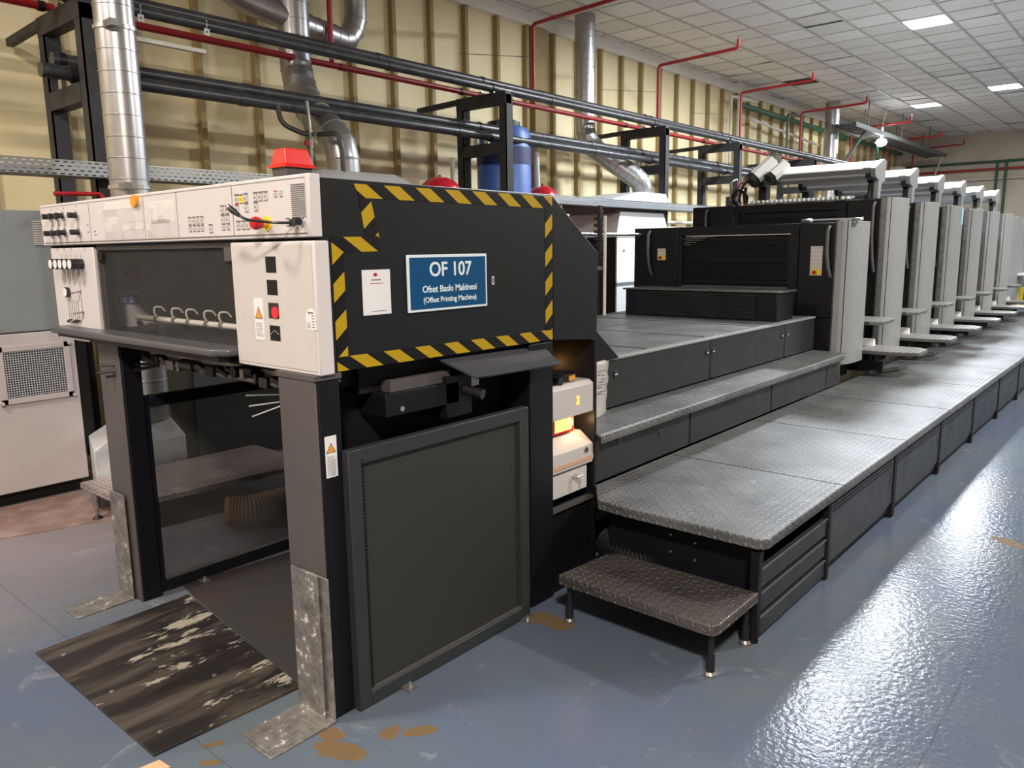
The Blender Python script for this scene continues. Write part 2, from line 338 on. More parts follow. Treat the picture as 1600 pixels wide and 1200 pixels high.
# ------------------------------------------------------------------ mesh builder
class MB:
    def __init__(s): s.v = []; s.f = []; s.m = []
    def add(s, vs, fs, mi=0):
        o = len(s.v); s.v += [tuple(v) for v in vs]
        for f in fs: s.f.append(tuple(i+o for i in f)); s.m.append(mi)
        return s
    def box(s, x0, x1, y0, y1, z0, z1, mi=0):
        return s.add([(x0, y0, z0), (x1, y0, z0), (x1, y1, z0), (x0, y1, z0), (x0, y0, z1), (x1, y0, z1), (x1, y1, z1), (x0, y1, z1)],
                     [(0, 3, 2, 1), (4, 5, 6, 7), (0, 1, 5, 4), (1, 2, 6, 5), (2, 3, 7, 6), (3, 0, 4, 7)], mi)
    def prism(s, pts, ax, a, b, mi=0):
        """polygon in the plane across axis ax, swept from a to b"""
        def P(p, t): return {'x': (t, p[0], p[1]), 'y': (p[0], t, p[1]), 'z': (p[0], p[1], t)}[ax]
        n = len(pts)
        return s.add([P(p, a) for p in pts]+[P(p, b) for p in pts],
                     [tuple(range(n)), tuple(range(2*n-1, n-1, -1))]+[(i, (i+1) % n, n+(i+1) % n, n+i) for i in range(n)], mi)
    def frust(s, lo, hi, mi=0):
        """4-corner bottom loop, 4-corner top loop"""
        n = len(lo)
        return s.add(list(lo)+list(hi), [tuple(range(n))[::-1], tuple(range(n, 2*n))]+[(i, (i+1) % n, n+(i+1) % n, n+i) for i in range(n)], mi)
    def beam(s, p0, p1, w, h, mi=0):
        p0, p1 = Vector(p0), Vector(p1); d = (p1-p0).normalized()
        up = Vector((0, 0, 1)) if abs(d.z) < 0.95 else Vector((0, 1, 0))
        a = d.cross(up).normalized(); b = a.cross(d)
        c = [a*w/2+b*h/2, -a*w/2+b*h/2, -a*w/2-b*h/2, a*w/2-b*h/2]
        return s.frust([p0+k for k in c], [p1+k for k in c], mi)
    def tube(s, pts, r, n=12, mi=0, closed_ends=True, rad=None):
        pts = [Vector(p) for p in pts]; rings = []; a = None
        for i, p in enumerate(pts):
            d0 = (p-pts[i-1]).normalized() if i else (pts[1]-p).normalized()
            d1 = (pts[i+1]-p).normalized() if i < len(pts)-1 else d0
            d = (d0+d1)
            d = d.normalized() if d.length > 1e-6 else d0
            if a is None:
                up = Vector((0, 0, 1)) if abs(d.z) < 0.9 else Vector((0, 1, 0))
                a = d.cross(up).normalized()
            a = (a-d*a.dot(d)).normalized(); b = d.cross(a)
            k = 1/max(0.35, math.sqrt(max(0.05, (1+d0.dot(d1))/2)))
            R = rad[i] if rad else r
            rings.append([p+(a*math.cos(2*PI*j/n)+b*math.sin(2*PI*j/n))*R for j in range(n)])
        vs = [v for q in rings for v in q]
        fs = [(i*n+j, i*n+(j+1) % n, (i+1)*n+(j+1) % n, (i+1)*n+j) for i in range(len(pts)-1) for j in range(n)]
        if closed_ends: fs += [tuple(range(n))[::-1], tuple(range((len(pts)-1)*n, len(pts)*n))]
        return s.add(vs, fs, mi)
    def cyl(s, p0, p1, r, n=16, mi=0, r2=None):
        return s.tube([p0, p1], r, n, mi, rad=[r, r if r2 is None else r2])
    def lathe(s, c, prof, n=28, mi=0):
        """prof: (radius, z) from bottom to top about the vertical through c"""
        vs = [(c[0]+r*math.cos(2*PI*j/n), c[1]+r*math.sin(2*PI*j/n), c[2]+z) for r, z in prof for j in range(n)]
        k = len(prof)
        fs = [(i*n+j, i*n+(j+1) % n, (i+1)*n+(j+1) % n, (i+1)*n+j) for i in range(k-1) for j in range(n)]
        fs += [tuple(range(n))[::-1], tuple(range((k-1)*n, k*n))]
        return s.add(vs, fs, mi)
    def build(s, name, m, parent=None, bevel=0.0, seg=2, base=None, sharp=35):
        ms = m if isinstance(m, (list, tuple)) else [m]
        me = bpy.data.meshes.new(name)
        if parent is not None: o0 = world(parent)
        elif base is not None: o0 = Vector(base)
        else:
            xs = [v[0] for v in s.v]; ys = [v[1] for v in s.v]; zs = [v[2] for v in s.v]
            o0 = Vector(((min(xs)+max(xs))/2, (min(ys)+max(ys))/2, min(zs)))
        me.from_pydata([(v[0]-o0.x, v[1]-o0.y, v[2]-o0.z) for v in s.v], [], s.f)
        for q in ms: me.materials.append(q)
        me.polygons.foreach_set('material_index', s.m)
        bm = bmesh.new(); bm.from_mesh(me); bmesh.ops.recalc_face_normals(bm, faces=bm.faces); bm.to_mesh(me); bm.free()
        me.polygons.foreach_set('use_smooth', [True]*len(me.polygons))
        me.set_sharp_from_angle(angle=math.radians(sharp))
        ob = bpy.data.objects.new(name, me); COL.objects.link(ob)
        if parent is not None: ob.parent = parent
        else: ob.location = o0
        if bevel:
            b = ob.modifiers.new('edge', 'BEVEL'); b.width = bevel; b.segments = seg; b.limit_method = 'ANGLE'; b.angle_limit = math.radians(40)
        return ob
def world(o):
    p = Vector((0, 0, 0))
    while o is not None: p = p+Vector(o.location); o = o.parent
    return p
def tag(o, label=None, cat=None, group=None, kind=None):
    if label: o['label'] = label
    if cat: o['category'] = cat
    if group: o['group'] = group
    if kind: o['kind'] = kind
    return o
def thing(name, loc, label, cat, group=None):
    o = bpy.data.objects.new(name, None); o.location = loc; o.empty_display_size = 0.1; COL.objects.link(o)
    return tag(o, label, cat, group)
def copy_tree(o, parent=None):
    c = o.copy(); COL.objects.link(c)
    if parent is not None: c.parent = parent
    for ch in list(o.children): copy_tree(ch, c)
    return c
def B(*a): return MB().box(*a)
def arc(c, r, a0, a1, n, ax='xz', fixed=0.0):
    out = []
    for i in range(n+1):
        t = a0+(a1-a0)*i/n; p, q = c[0]+r*math.cos(t), c[1]+r*math.sin(t)
        out.append({'xz': (p, fixed, q), 'yz': (fixed, p, q), 'xy': (p, q, fixed)}[ax])
    return out
def smooth_path(pts, r=0.08, n=6):
    """round the corners of a polyline"""
    pts = [Vector(p) for p in pts]; out = [pts[0]]
    for i in range(1, len(pts)-1):
        p, a, b = pts[i], pts[i-1], pts[i+1]
        d0 = (a-p); d1 = (b-p); k = min(r, d0.length*0.45, d1.length*0.45)
        s, e = p+d0.normalized()*k, p+d1.normalized()*k
        for j in range(n+1):
            t = j/n; out.append((1-t)*(1-t)*s+2*t*(1-t)*p+t*t*e)
    out.append(pts[-1]); return out
def duct_path(pts, r, step=0.13, bend=0.25):
    """spiral-seam duct: dense path, radius bumps at the seams"""
    P = smooth_path(pts, bend, 8); L = [0]
    for i in range(1, len(P)): L.append(L[-1]+(P[i]-P[i-1]).length)
    def at(t):
        for i in range(1, len(P)):
            if t <= L[i]+1e-9:
                k = (t-L[i-1])/max(1e-9, L[i]-L[i-1]); return P[i-1].lerp(P[i], k)
        return P[-1]
    q, rr = [], []; t = 0.0
    while t < L[-1]-0.02:
        for d, e in ((0, 0), (0.005, 0), (0.007, 0.005), (0.012, 0.005), (0.014, 0), (0.019, 0)) if step > 0.05 else ((0, 0), (0.010, 0.0045)):
            if t+d < L[-1]: q.append(at(t+d)); rr.append(r+e)
        t += step
    q.append(P[-1]); rr.append(r)
    return q, rr
def text(body, size, y0, z0, x, m, parent, name='lettering', align='CENTER', bold=0.0):
    cu = bpy.data.curves.new(name, 'FONT'); cu.body = body; cu.size = size; cu.align_x = align; cu.extrude = 0.0008; cu.offset = bold
    cu.materials.append(m)
    tmp = bpy.data.objects.new('tmp', cu); COL.objects.link(tmp)
    bpy.context.view_layer.update()
    me = bpy.data.meshes.new_from_object(tmp.evaluated_get(bpy.context.evaluated_depsgraph_get()))
    bpy.data.objects.remove(tmp)
    o = bpy.data.objects.new(name, me); COL.objects.link(o)
    o.parent = parent; w0 = world(parent)
    o.location = (x-w0.x, y0-w0.y, z0-w0.z); o.rotation_euler = (PI/2, 0, PI/2)
    return o

# ================================================================== THE ROOM
XW, YE, ZC, XR, YB = -7.43, 27.9, 4.87, 7.5, -6.5
tag(B(XW-0.3, XR, YB, YE, -0.2, 0.0).build('floor', FLOORM), kind='structure')
wl = tag(B(XW-0.2, XW, YB, YE, 0, ZC+0.1).build('wall_left', WALLM), kind='structure')
y = -5.9
while y < YE:
    B(XW, XW+0.075, y, y+0.055, 0, ZC-0.17).build('wall_rib', RIBM, wl); y += 0.62
for y in (-4.2, 9.10, 22.2):
    B(XW, XW+0.13, y, y+0.26, 0, ZC-0.17).build('wall_column', RIBM, wl)
tag(B(XW, XW+0.10, YB, YE, ZC-0.17, ZC-0.004).build('trim_1', WHITETRIM), kind='structure')
we = tag(B(XW-0.2, XR, YE, YE+0.2, 0, ZC+0.1).build('wall_far', ENDM), kind='structure')
for x in (-5.9, -3.3, -0.7, 1.9, 4.5): B(x, x+0.12, YE-0.03, YE, 0, ZC-0.1).build('wall_rib', ENDM, we)
tag(B(XR, XR+0.2, YB, YE, 0, ZC+0.1).build('wall_right', ENDM), kind='structure')
tag(B(XW-0.2, XR, YB-0.2, YB, 0, ZC+0.1).build('wall_back', ENDM), kind='structure')
# ceiling of laid-in tiles, each a little out of true
cb = MB(); ox, oy = 0.018, -0.03
lampcells = set()
def cell(x, y): return (math.floor((x-ox)/0.6), math.floor((y-oy)/0.6))
for L in LAMPS: lampcells.add(cell(L[0], L[1]))
i0, i1 = math.floor((XW-ox)/0.6), math.ceil((XR-ox)/0.6); j0, j1 = math.floor((YB-oy)/0.6), math.ceil((YE-oy)/0.6)
VC = cell(-6.05, 16.17)
for i in range(i0, i1):
    for j in range(j0, j1):
        if (i, j) in lampcells or (i, j) == VC: continue
        x0, y0 = ox+i*0.6, oy+j*0.6
        x0c, x1c = max(x0, XW), min(x0+0.6, XR); y1c = min(y0+0.6, YE)
        if x1c-x0c < 0.02 or y1c-y0 < 0.02: continue
        big = 1.0 if random.random() < 0.14 else 0.25
        zz = [ZC-0.002+random.random()*0.020*big for _ in range(4)]
        n = len(cb.v)
        # a slight sag of the tile: five points
        xm, ym = (x0c+x1c)/2, (y0+y1c)/2
        cb.add([(x0c, y0, zz[0]), (x1c, y0, zz[1]), (x1c, y1c, zz[2]), (x0c, y1c, zz[3]), (xm, ym, sum(zz)/4-0.004)],
               [(0, 1, 4), (1, 2, 4), (2, 3, 4), (3, 0, 4)])
cb.box(XW, XR, YB, YE, ZC+0.06, ZC+0.12)
ceil = tag(cb.build('ceiling', CEILM), kind='structure')
gb = MB()
for i in range(i0+1, i1):
    gb.box(ox+i*0.6-0.015, ox+i*0.6+0.015, YB, YE, ZC-0.016, ZC+0.004)
for j in range(j0+1, j1):
    gb.box(XW, XR, oy+j*0.6-0.005, oy+j*0.6+0.005, ZC-0.007, ZC+0.002)
gb.build('ceiling_grid', TBAR, ceil)

# ceiling lamps (the lamp's own light in its builder)
for k, (lx, ly, pw, colr, lab) in enumerate(LAMPS):
    ci, cj = cell(lx, ly); cx, cy = ox+ci*0.6+0.3, oy+cj*0.6+0.3
    t = thing('ceiling_light', (cx, cy, ZC), lab, 'ceiling light', 'square panel lights in the tiled ceiling')
    fr = MB()
    for a in ((-0.295, 0.295, -0.295, -0.275), (-0.295, 0.295, 0.275, 0.295), (-0.295, -0.275, -0.275, 0.275), (0.275, 0.295, -0.275, 0.275)):
        fr.box(cx+a[0], cx+a[1], cy+a[2], cy+a[3], ZC-0.014, ZC+0.03)
    fr.build('frame', WHITETRIM, t)
    B(cx-0.275, cx+0.275, cy-0.275, cy+0.275, ZC+0.0, ZC+0.03).build('diffuser', LAMPD if pw < 50 else LAMPM, t)
    ld = bpy.data.lights.new('panel_light', 'AREA'); ld.shape = 'SQUARE'; ld.size = 0.54; ld.energy = pw; ld.color = colr
    lo = bpy.data.objects.new('light_source', ld); COL.objects.link(lo); lo.parent = t; lo.location = (0, 0, -0.008)
# ceiling air grille
v = thing('ceiling_vent', (-6.06, 16.2, ZC), 'dark louvred air grille in the ceiling beside the third red sprinkler arm', 'vent')
vx, vy = ox+VC[0]*0.6+0.3, oy+VC[1]*0.6+0.3
v.location = (vx, vy, ZC)
B(vx-0.29, vx+0.29, vy-0.29, vy+0.29, ZC+0.03, ZC+0.05).build('backing', DARK2, v)
sb = MB()
for k in range(12): sb.prism([(vy-0.28+k*0.048, ZC), (vy-0.27+k*0.048, ZC), (vy-0.25+k*0.048, ZC+0.025), (vy-0.26+k*0.048, ZC+0.025)], 'x', vx-0.28, vx+0.28)
sb.build('louvres', MIDG, v)

# ================================================================== PRESS: DELIVERY END
D = thing('delivery_unit', (-3.2, 1.5, 0), 'dark grey press delivery end on two posts with white control panel and hazard tape border', 'printing machine')
# near side skin (faces the aisle), rear sloping cheek, far side skin
MB().prism([(1.50, 1.207), (2.700, 1.203), (2.700, 1.821), (1.50, 1.829)], 'x', -2.105, -2.080).build('side_panel', DARK, D, 0.004)
MB().prism([(2.706, 1.200), (3.045, 1.174), (3.053, 1.577), (2.706, 1.821)], 'x', -2.105, -2.080).build('side_panel', DARK, D, 0.004)
MB().prism([(1.50, 1.20), (3.05, 1.18), (3.05, 1.577), (2.70, 1.821), (1.50, 1.829)], 'x', -4.31, -4.28).build('side_panel', DARK, D, 0.004)
MB().prism([(1.53, 1.800), (2.70, 1.795), (3.04, 1.555), (3.04, 1.18), (3.02, 1.18), (3.02, 1.545), (2.69, 1.775), (1.53, 1.78)], 'x', -4.28, -2.105).build('roof_panel', DARK2, D)
INWALL = paint('inner_wall_paint', (0.42, 0.42, 0.41), 0.5, dirt=0.1)
B(-4.00, -3.97, 1.55, 2.65, 1.23, 1.78).build('inner_wall', INWALL, D)
B(-3.97, -2.12, 2.60, 2.64, 1.23, 1.78).build('inner_wall', INWALL, D)
B(-2.16, -2.12, 1.55, 2.60, 1.23, 1.78).build('inner_wall', DARK2, D)
B(-3.97, -2.16, 1.85, 2.60, 1.20, 1.235).build('inner_floor', INNER, D)
# front face pieces behind the white boxes
B(-4.28, -3.72, 1.50, 1.55, 1.22, 1.64).build('front_plate', DARK2, D)
B(-4.28, -2.11, 1.50, 1.55, 1.625, 1.79).build('front_plate', DARK2, D)
B(-2.55, -2.11, 1.50, 1.55, 1.20, 1.64).build('front_plate', DARK2, D)
# white control panel
cp = B(-4.285, -2.066, 1.462, 1.505, 1.645, 1.838).build('control_panel', WHITE, D, 0.004)
Yf = 1.461
inn = MB().box(-4.265, -2.086, Yf-0.0015, Yf+0.004, 1.658, 1.826); inn.build('panel_inlay', WHITE, cp)
Yf -= 0.0015
sm = MB()
for x in (-3.703, -3.176, -2.902, -2.509): sm.box(x-0.0015, x+0.0015, Yf-0.0008, Yf+0.002, 1.658, 1.826)
for z in (1.658, 1.826): sm.box(-4.265, -2.086, Yf-0.0008, Yf+0.002, z-0.001, z+0.001)
sm.build('panel_seams', LINE, cp)
for x, z in ((-4.14, 1.779), (-4.065, 1.779), (-3.99, 1.779), (-3.835, 1.775), (-4.14, 1.701), (-4.06, 1.701), (-3.982, 1.702), (-3.825, 1.70)):
    kb = MB().cyl((x, Yf, z), (x, Yf-0.006, z), 0.021, 20).build('knob', CHROME, cp)
    MB().cyl((x, Yf-0.004, z), (x, Yf-0.040, z), 0.0125, 16).build('knob_cap', BLACKP, kb)
for x, z in ((-4.13, 1.812), (-4.055, 1.812), (-3.982, 1.812), (-3.835, 1.815), (-4.13, 1.738), (-4.055, 1.738), (-3.982, 1.738)):
    MB().box(x-0.008, x+0.008, Yf-0.0008, Yf+0.001, z-0.001, z+0.0005).box(x-0.001, x+0.001, Yf-0.0008, Yf+0.001, z-0.006, z+0.006).build('printed_symbol', INK, cp)
for x, z in ((-3.73, 1.73), (-3.73, 1.698), (-3.66, 1.700), (-3.655, 1.685)): B(x-0.008, x+0.008, Yf-0.0008, Yf+0.001, z-0.0025, z+0.0025).build('printed_symbol', INK, cp)
# crinkled clear film over the two displays
random.seed(3)
for (xa, xb, za, zb) in ((-3.56, -3.19, 1.664, 1.815), (-3.158, -2.915, 1.664, 1.80)):
    nx, nz = 9, 5; fv = []
    for i in range(nx+1):
        for j in range(nz+1):
            fv.append((xa+(xb-xa)*i/nx, Yf-0.002-random.random()*0.013*(0 if i in (0, nx) or j in (0, nz) else 1), za+(zb-za)*j/nz))
    ff = [(i*(nz+1)+j, (i+1)*(nz+1)+j, (i+1)*(nz+1)+j+1, i*(nz+1)+j+1) for i in range(nx) for j in range(nz)]
    MB().add(fv, ff).build('clear_film', PLASTIC, cp, sharp=12)
B(-3.115, -2.965, Yf-0.001, Yf+0.001, 1.716, 1.730).build('display_slot', POST, cp)
db = MB()
for k in range(22): db.box(-3.40+k*0.010, -3.395+k*0.010, Yf-0.001, Yf+0.001, 1.727, 1.729); db.box(-3.38+k*0.009, -3.375+k*0.009, Yf-0.001, Yf+0.001, 1.696, 1.698)
db.build('printed_dots', INK, cp)
MB().cyl((-3.225, Yf+0.01, 1.808), (-3.225, Yf-0.018, 1.808), 0.024, 20).build('brass_lock', ORANGE, cp)
# push buttons: every one with its dark lamp bar
def button(x, z, w=0.020, h=0.022, m=CREAMBOX, lamp=INK):
    b = B(x-w/2, x+w/2, Yf-0.004, Yf+0.001, z-h/2, z+h/2).build('button', m, cp)
    mk = MB().box(x-w*0.16, x+w*0.16, Yf-0.0048, Yf-0.0035, z-h*0.16, z+h*0.14); mk.build('symbol', LINE, b)
    B(x-w*0.55, x+w*0.55, Yf-0.003, Yf+0.001, z+h*0.62, z+h*0.80).build('button_lamp', lamp, b)
for k in range(4): button(-2.811+k*0.0295, 1.716, 0.017, 0.020); button(-2.811+k*0.0295, 1.688, 0.017, 0.016)
button(-2.663, 1.684)
for x in (-2.576, -2.545): button(x, 1.746); button(x, 1.713, 0.020, 0.024); button(x, 1.688, 0.018, 0.016)
button(-2.478, 1.778, lamp=GREENP); button(-2.450, 1.777, m=YEL); button(-2.419, 1.779, lamp=LBLUE)
button(-2.480, 1.745, lamp=REDBTN); button(-2.420, 1.747)
for x in (-2.361, -2.331, -2.301): button(x, 1.779)
button(-2.361, 1.748); button(-2.243, 1.783, 0.014, 0.014, lamp=REDBTN); button(-2.212, 1.783, 0.014, 0.014, lamp=CYAN)
for x in (-2.478, -2.446, -2.418): button(x, 1.690)
button(-2.182, 1.692, 0.018, 0.018)
es = MB().cyl((-2.300, Yf, 1.693), (-2.300, Yf-0.004, 1.693), 0.024, 24).build('emergency_stop', YEL, cp)
MB().cyl((-2.300, Yf-0.003, 1.693), (-2.300, Yf-0.026, 1.693), 0.015, 20).build('stop_collar', ORANGE, es)
MB().lathe((0, 0, 0), [(0.016, 0), (0.020, 0.008), (0.021, 0.018), (0.017, 0.026), (0.008, 0.029)], 20)
mb = MB(); prof = [(0.015, -0.024), (0.020, -0.032), (0.022, -0.046), (0.018, -0.055), (0.008, -0.058)]
mb.tube([(-2.300, Yf+p[1], 1.693) for p in prof], 0.02, 20, rad=[p[0] for p in prof]); mb.build('stop_button', REDBTN, es)
mb = MB()
for k in range(17): mb.box(-2.158, -2.086, Yf-0.0015, Yf+0.001, 1.706+k*0.0062, 1.709+k*0.0062)
mb.build('speaker_grille', INK, cp)
mic = MB().cyl((-2.150, Yf, 1.690), (-2.150, Yf-0.014, 1.690), 0.011, 16).build('microphone', BLACKP, cp)
gp = smooth_path([(-2.150, Yf-0.01, 1.690), (-2.165, Yf-0.06, 1.690), (-2.235, Yf-0.115, 1.700), (-2.270, Yf-0.125, 1.718)], 0.05, 6)
MB().tube(gp, 0.0045, 10).build('gooseneck', BLACKP, mic)
MB().tube([(-2.262, Yf-0.123, 1.714), (-2.285, Yf-0.128, 1.728), (-2.300, Yf-0.131, 1.738)], 0.009, 12, rad=[0.006, 0.010, 0.009]).build('microphone_head', BLACKP, mic)
MB().cyl((-2.300, Yf-0.131, 1.738), (-2.308, Yf-0.133, 1.743), 0.0092, 12).build('microphone_tip', CHROME, mic)
kn = MB().cyl((-2.104, Yf, 1.693), (-2.104, Yf-0.010, 1.693), 0.014, 20).build('knob', CHROME, cp)
MB().cyl((-2.104, Yf-0.008, 1.693), (-2.104, Yf-0.034, 1.693), 0.0125, 16).build('knob_cap', BLACKP, kn)

# left white gauge box
gbx = B(-4.235, -3.735, 1.472, 1.505, 1.243, 1.632).build('gauge_box', WHITE, D, 0.004)
Yg = 1.4715
for x in (-4.096, -4.038, -3.981, -3.924, -3.867):
    g = MB().cyl((x, Yg, 1.557), (x, Yg-0.055, 1.557), 0.0245, 20).build('gauge', BLACKP, gbx)
    MB().cyl((x, Yg-0.0545, 1.557), (x, Yg-0.057, 1.557), 0.021, 20).build('gauge_dial', PAPER, g)
g = MB().cyl((-4.063, Yg, 1.423), (-4.063, Yg-0.016, 1.423), 0.024, 20).build('gauge', BLACKP, gbx)
MB().cyl((-4.063, Yg-0.0155, 1.423), (-4.063, Yg-0.018, 1.423), 0.020, 20).build('gauge_dial', PAPER, g)
mb = MB()
for k in range(6): mb.box(-4.084+k*0.0235, -4.082+k*0.0235, Yg-0.0012, Yg+0.001, 1.300, 1.386)
mb.box(-3.921, -3.918, Yg-0.0012, Yg+0.001, 1.30, 1.40)
for k in range(5): mb.box(-4.105+k*0.057, -4.103+k*0.057, Yg-0.0012, Yg+0.001, 1.588, 1.600)
mb.build('printed_lines', LINE, gbx)
for k in range(6):
    x = -4.070+k*0.0225
    MB().cyl((x, Yg, 1.293), (x-0.010, Yg-0.016, 1.281), 0.0045, 8).build('toggle', BLACKP if k != 2 else CHROME, gbx)
B(-3.925, -3.912, Yg-0.004, Yg+0.001, 1.435, 1.52).build('slot', CREAMBOX, gbx)
for (x, z) in ((-3.915, 1.430), (-3.905, 1.335)): MB().beam((x, Yg-0.002, z), (x-0.050, Yg-0.030, z-0.010), 0.006, 0.006).build('lever', STEEL, gbx)

# right white box with windows
wb = thing_box = B(-2.548, -2.058, 1.462, 1.520, 1.206, 1.634).build('window_box', WHITE, D, 0.005)
Yw = 1.4615
B(-2.535, -2.072, Yw-0.0015, Yw+0.003, 1.220, 1.622).build('panel_inlay', CREAMBOX, wb)
Yw -= 0.0015
for k, (z0, z1) in enumerate(((1.533, 1.586), (1.459, 1.509), (1.381, 1.433), (1.306, 1.357))):
    b = B(-2.328, -2.268, Yw-0.001, Yw+0.001, z0, z1).build('inspection_window', DARK2 if k != 2 else BLACKP, wb)
    if k == 2: MB().cyl((-2.288, Yw-0.0005, z0+0.020), (-2.288, Yw-0.004, z0+0.020), 0.019, 20).build('red_lamp', REDG, b)
    if k == 3: MB().beam((-2.322, Yw-0.002, z0+0.02), (-2.300, Yw-0.002, z0+0.035), 0.001, 0.002).beam((-2.300, Yw-0.002, z0+0.035), (-2.272, Yw-0.002, z0+0.022), 0.001, 0.002).build('wiper', CHROME, b)
def warn_label(parent, x0, x1, yf, z0, z1, axis='y'):
    """white sticker with an orange warning triangle and lines of small print; on a face towards -y or +x"""
    def bx(a0, a1, b0, b1, t0, t1):
        if axis == 'y': return B(a0, a1, yf-t1, yf-t0+0.0004, b0, b1)
        return B(yf+t0-0.0004, yf+t1, a0, a1, b0, b1)
    p = bx(x0, x1, z0, z1, 0, 0.001).build('warning_label', PAPER, parent)
    w = x1-x0; zt = z1-w*1.25; xm = (x0+x1)/2
    def tri(s, t0, t1, mm, nm):
        pts = [(xm-w*s, zt), (xm+w*s, zt), (xm, zt+w*s*1.75)]
        if axis == 'y': MB().prism([(a, b) for a, b in pts], 'y', yf-t1, yf-t0).build(nm, mm, p)
        else: MB().prism([(a, b) for a, b in pts], 'x', yf+t0, yf+t1).build(nm, mm, p)
    tri(0.44, 0.001, 0.0014, INK, 'triangle_border'); zt += w*0.06; tri(0.34, 0.0014, 0.0018, ORANGE, 'triangle')
    mb = MB(); z = zt-w*0.35
    while z > z0+w*0.15:
        e = random.uniform(0.1, 0.3)*w
        if axis == 'y': mb.box(x0+w*0.12, x1-e, yf-0.0014, yf-0.0008, z, z+0.0018)
        else: mb.box(yf+0.0008, yf+0.0014, x0+w*0.12, x1-e, z, z+0.0018)
        z -= 0.0062
    mb.build('small_print', INK, p)
warn_label(wb, -2.417, -2.361, Yw, 1.303, 1.446)
# small tag sticker with rounded top, printed in red and black lines
st = MB().prism([(-2.116, 1.354), (-2.062, 1.354), (-2.062, 1.395)]+[(-2.089+0.027*math.cos(a), 1.395+0.027*math.sin(a)) for a in [PI*k/8 for k in range(1, 8)]]+[(-2.116, 1.395)], 'y', Yw-0.001, Yw+0.0005).build('tag_sticker', PAPER, wb)
mb = MB()
for k in range(5): mb.box(-2.086, -2.070, Yw-0.0014, Yw-0.0008, 1.362+k*0.009, 1.3645+k*0.009)
for k in range(4): mb.box(-2.111, -2.094, Yw-0.0014, Yw-0.0008, 1.360+k*0.005, 1.362+k*0.005)
mb.box(-2.105, -2.075, Yw-0.0014, Yw-0.0008, 1.406, 1.411)
mb.build('small_print', INK, st)

# smoked front window, with the things seen behind it
MB().box(-3.725, -2.55, 1.492, 1.496, 1.262, 1.628).build('front_window', GLASS, D)
wf = MB(); wf.box(-3.732, -3.715, 1.485, 1.505, 1.255, 1.636).box(-3.715, -2.55, 1.485, 1.505, 1.618, 1.636)
wf.build('window_frame', POST, D)
B(-3.71, -3.665, 1.480, 1.492, 1.575, 1.605).build('window_hinge', INNER, D)
B(-2.625, -2.555, 1.480, 1.492, 1.570, 1.618).build('window_hinge', POST, D)
lb = B(-3.968, -3.962, 1.655, 1.765, 1.357, 1.420).build('instruction_label', PAPER, D)
B(-3.962, -3.9605, 1.657, 1.763, 1.358, 1.398).build('label_print', LBLUE, lb)
B(-3.9606, -3.9595, 1.662, 1.69, 1.362, 1.394).build('label_print', PAPER, lb)
B(-3.9606, -3.9595, 1.712, 1.736, 1.362, 1.394).build('label_print', PAPER, lb)
e2 = MB().cyl((-3.97, 1.722, 1.502), (-3.935, 1.722, 1.502), 0.022, 20).build('emergency_stop', BLACKP, D)
MB().cyl((-3.935, 1.722, 1.502), (-3.91, 1.722, 1.502), 0.026, 20).build('stop_button', REDBTN, e2)
B(-3.969, -3.965, 1.700, 1.742, 1.545, 1.568).build('sticker', YEL, D)
MB().cyl((-3.97, 1.845, 1.524), (-3.955, 1.845, 1.524), 0.012, 12).build('bolt', CHROME, D)
rl = MB().cyl((-3.92, 1.72, 1.292), (-2.16, 1.72, 1.292), 0.0135, 14).build('guide_rail', PIPEW, D)
for x in (-3.694, -3.52, -3.385, -3.225, -3.10, -2.90, -2.72):
    hp = smooth_path([(x, 1.72, 1.292), (x+0.005, 1.70, 1.325), (x+0.012, 1.70, 1.352), (x+0.035, 1.725, 1.352), (x+0.035, 1.74, 1.33)], 0.012, 4)
    MB().tube(hp, 0.0045, 8).build('hook', PIPEW, rl)
    MB().cyl((x-0.012, 1.72, 1.292), (x+0.012, 1.72, 1.292), 0.019, 12).build('clamp', STEEL, rl)
B(-3.60, -3.52, 1.62, 1.70, 1.250, 1.285).build('slide_block', BLACKP, D)
B(-3.44, -3.38, 1.60, 1.68, 1.245, 1.29).build('slide_block', BLACKP, D)
B(-3.95, -2.56, 1.56, 1.84, 1.215, 1.245).build('inner_shelf', DARK2, D)
B(-2.90, -2.60, 2.55, 2.595, 1.45, 1.60).build('reflection_panel', CREAMBOX, D)  # solid pale panel standing in for a reflection in the window

TRAYG = paint('tray_grey_paint', (0.060, 0.062, 0.066), 0.35, dirt=0.08)
# tray in front, rounded lip, angled right end
pts = [(-4.13, 1.40), (-4.10, 1.385), (-2.60, 1.385), (-2.55, 1.43), (-2.55, 1.51), (-4.13, 1.51)]
MB().prism(pts, 'z', 1.232, 1.262).build('front_tray', TRAYG, D, 0.010, 3)
MB().prism([(1.40, 1.215), (1.54, 1.20), (1.54, 1.232), (1.40, 1.232)], 'x', -4.05, -2.58).build('tray_support', DARK2, D)
B(-4.02, -3.68, 1.395, 1.41, 1.215, 1.222).build('light_strip', CHROME, D)

# posts
for (xa, xb) in ((-2.285, -2.075), (-3.74, -3.525)):
    pb = MB().box(xa, xb, 1.458, 1.545, 0.0, 1.205).build('post', DARK2, D, 0.006, 3)
    B(xa+0.001, xb-0.003, 1.450, 1.458, 0.0, 1.204).build('post_face', POST, pb, 0.003)
B(-2.29, -2.07, 1.446, 1.552, 1.19, 1.207).build('post_cap', POST, D)
warn_label(D, 1.474, 1.520, -2.0745, 0.863, 1.003, 'x')
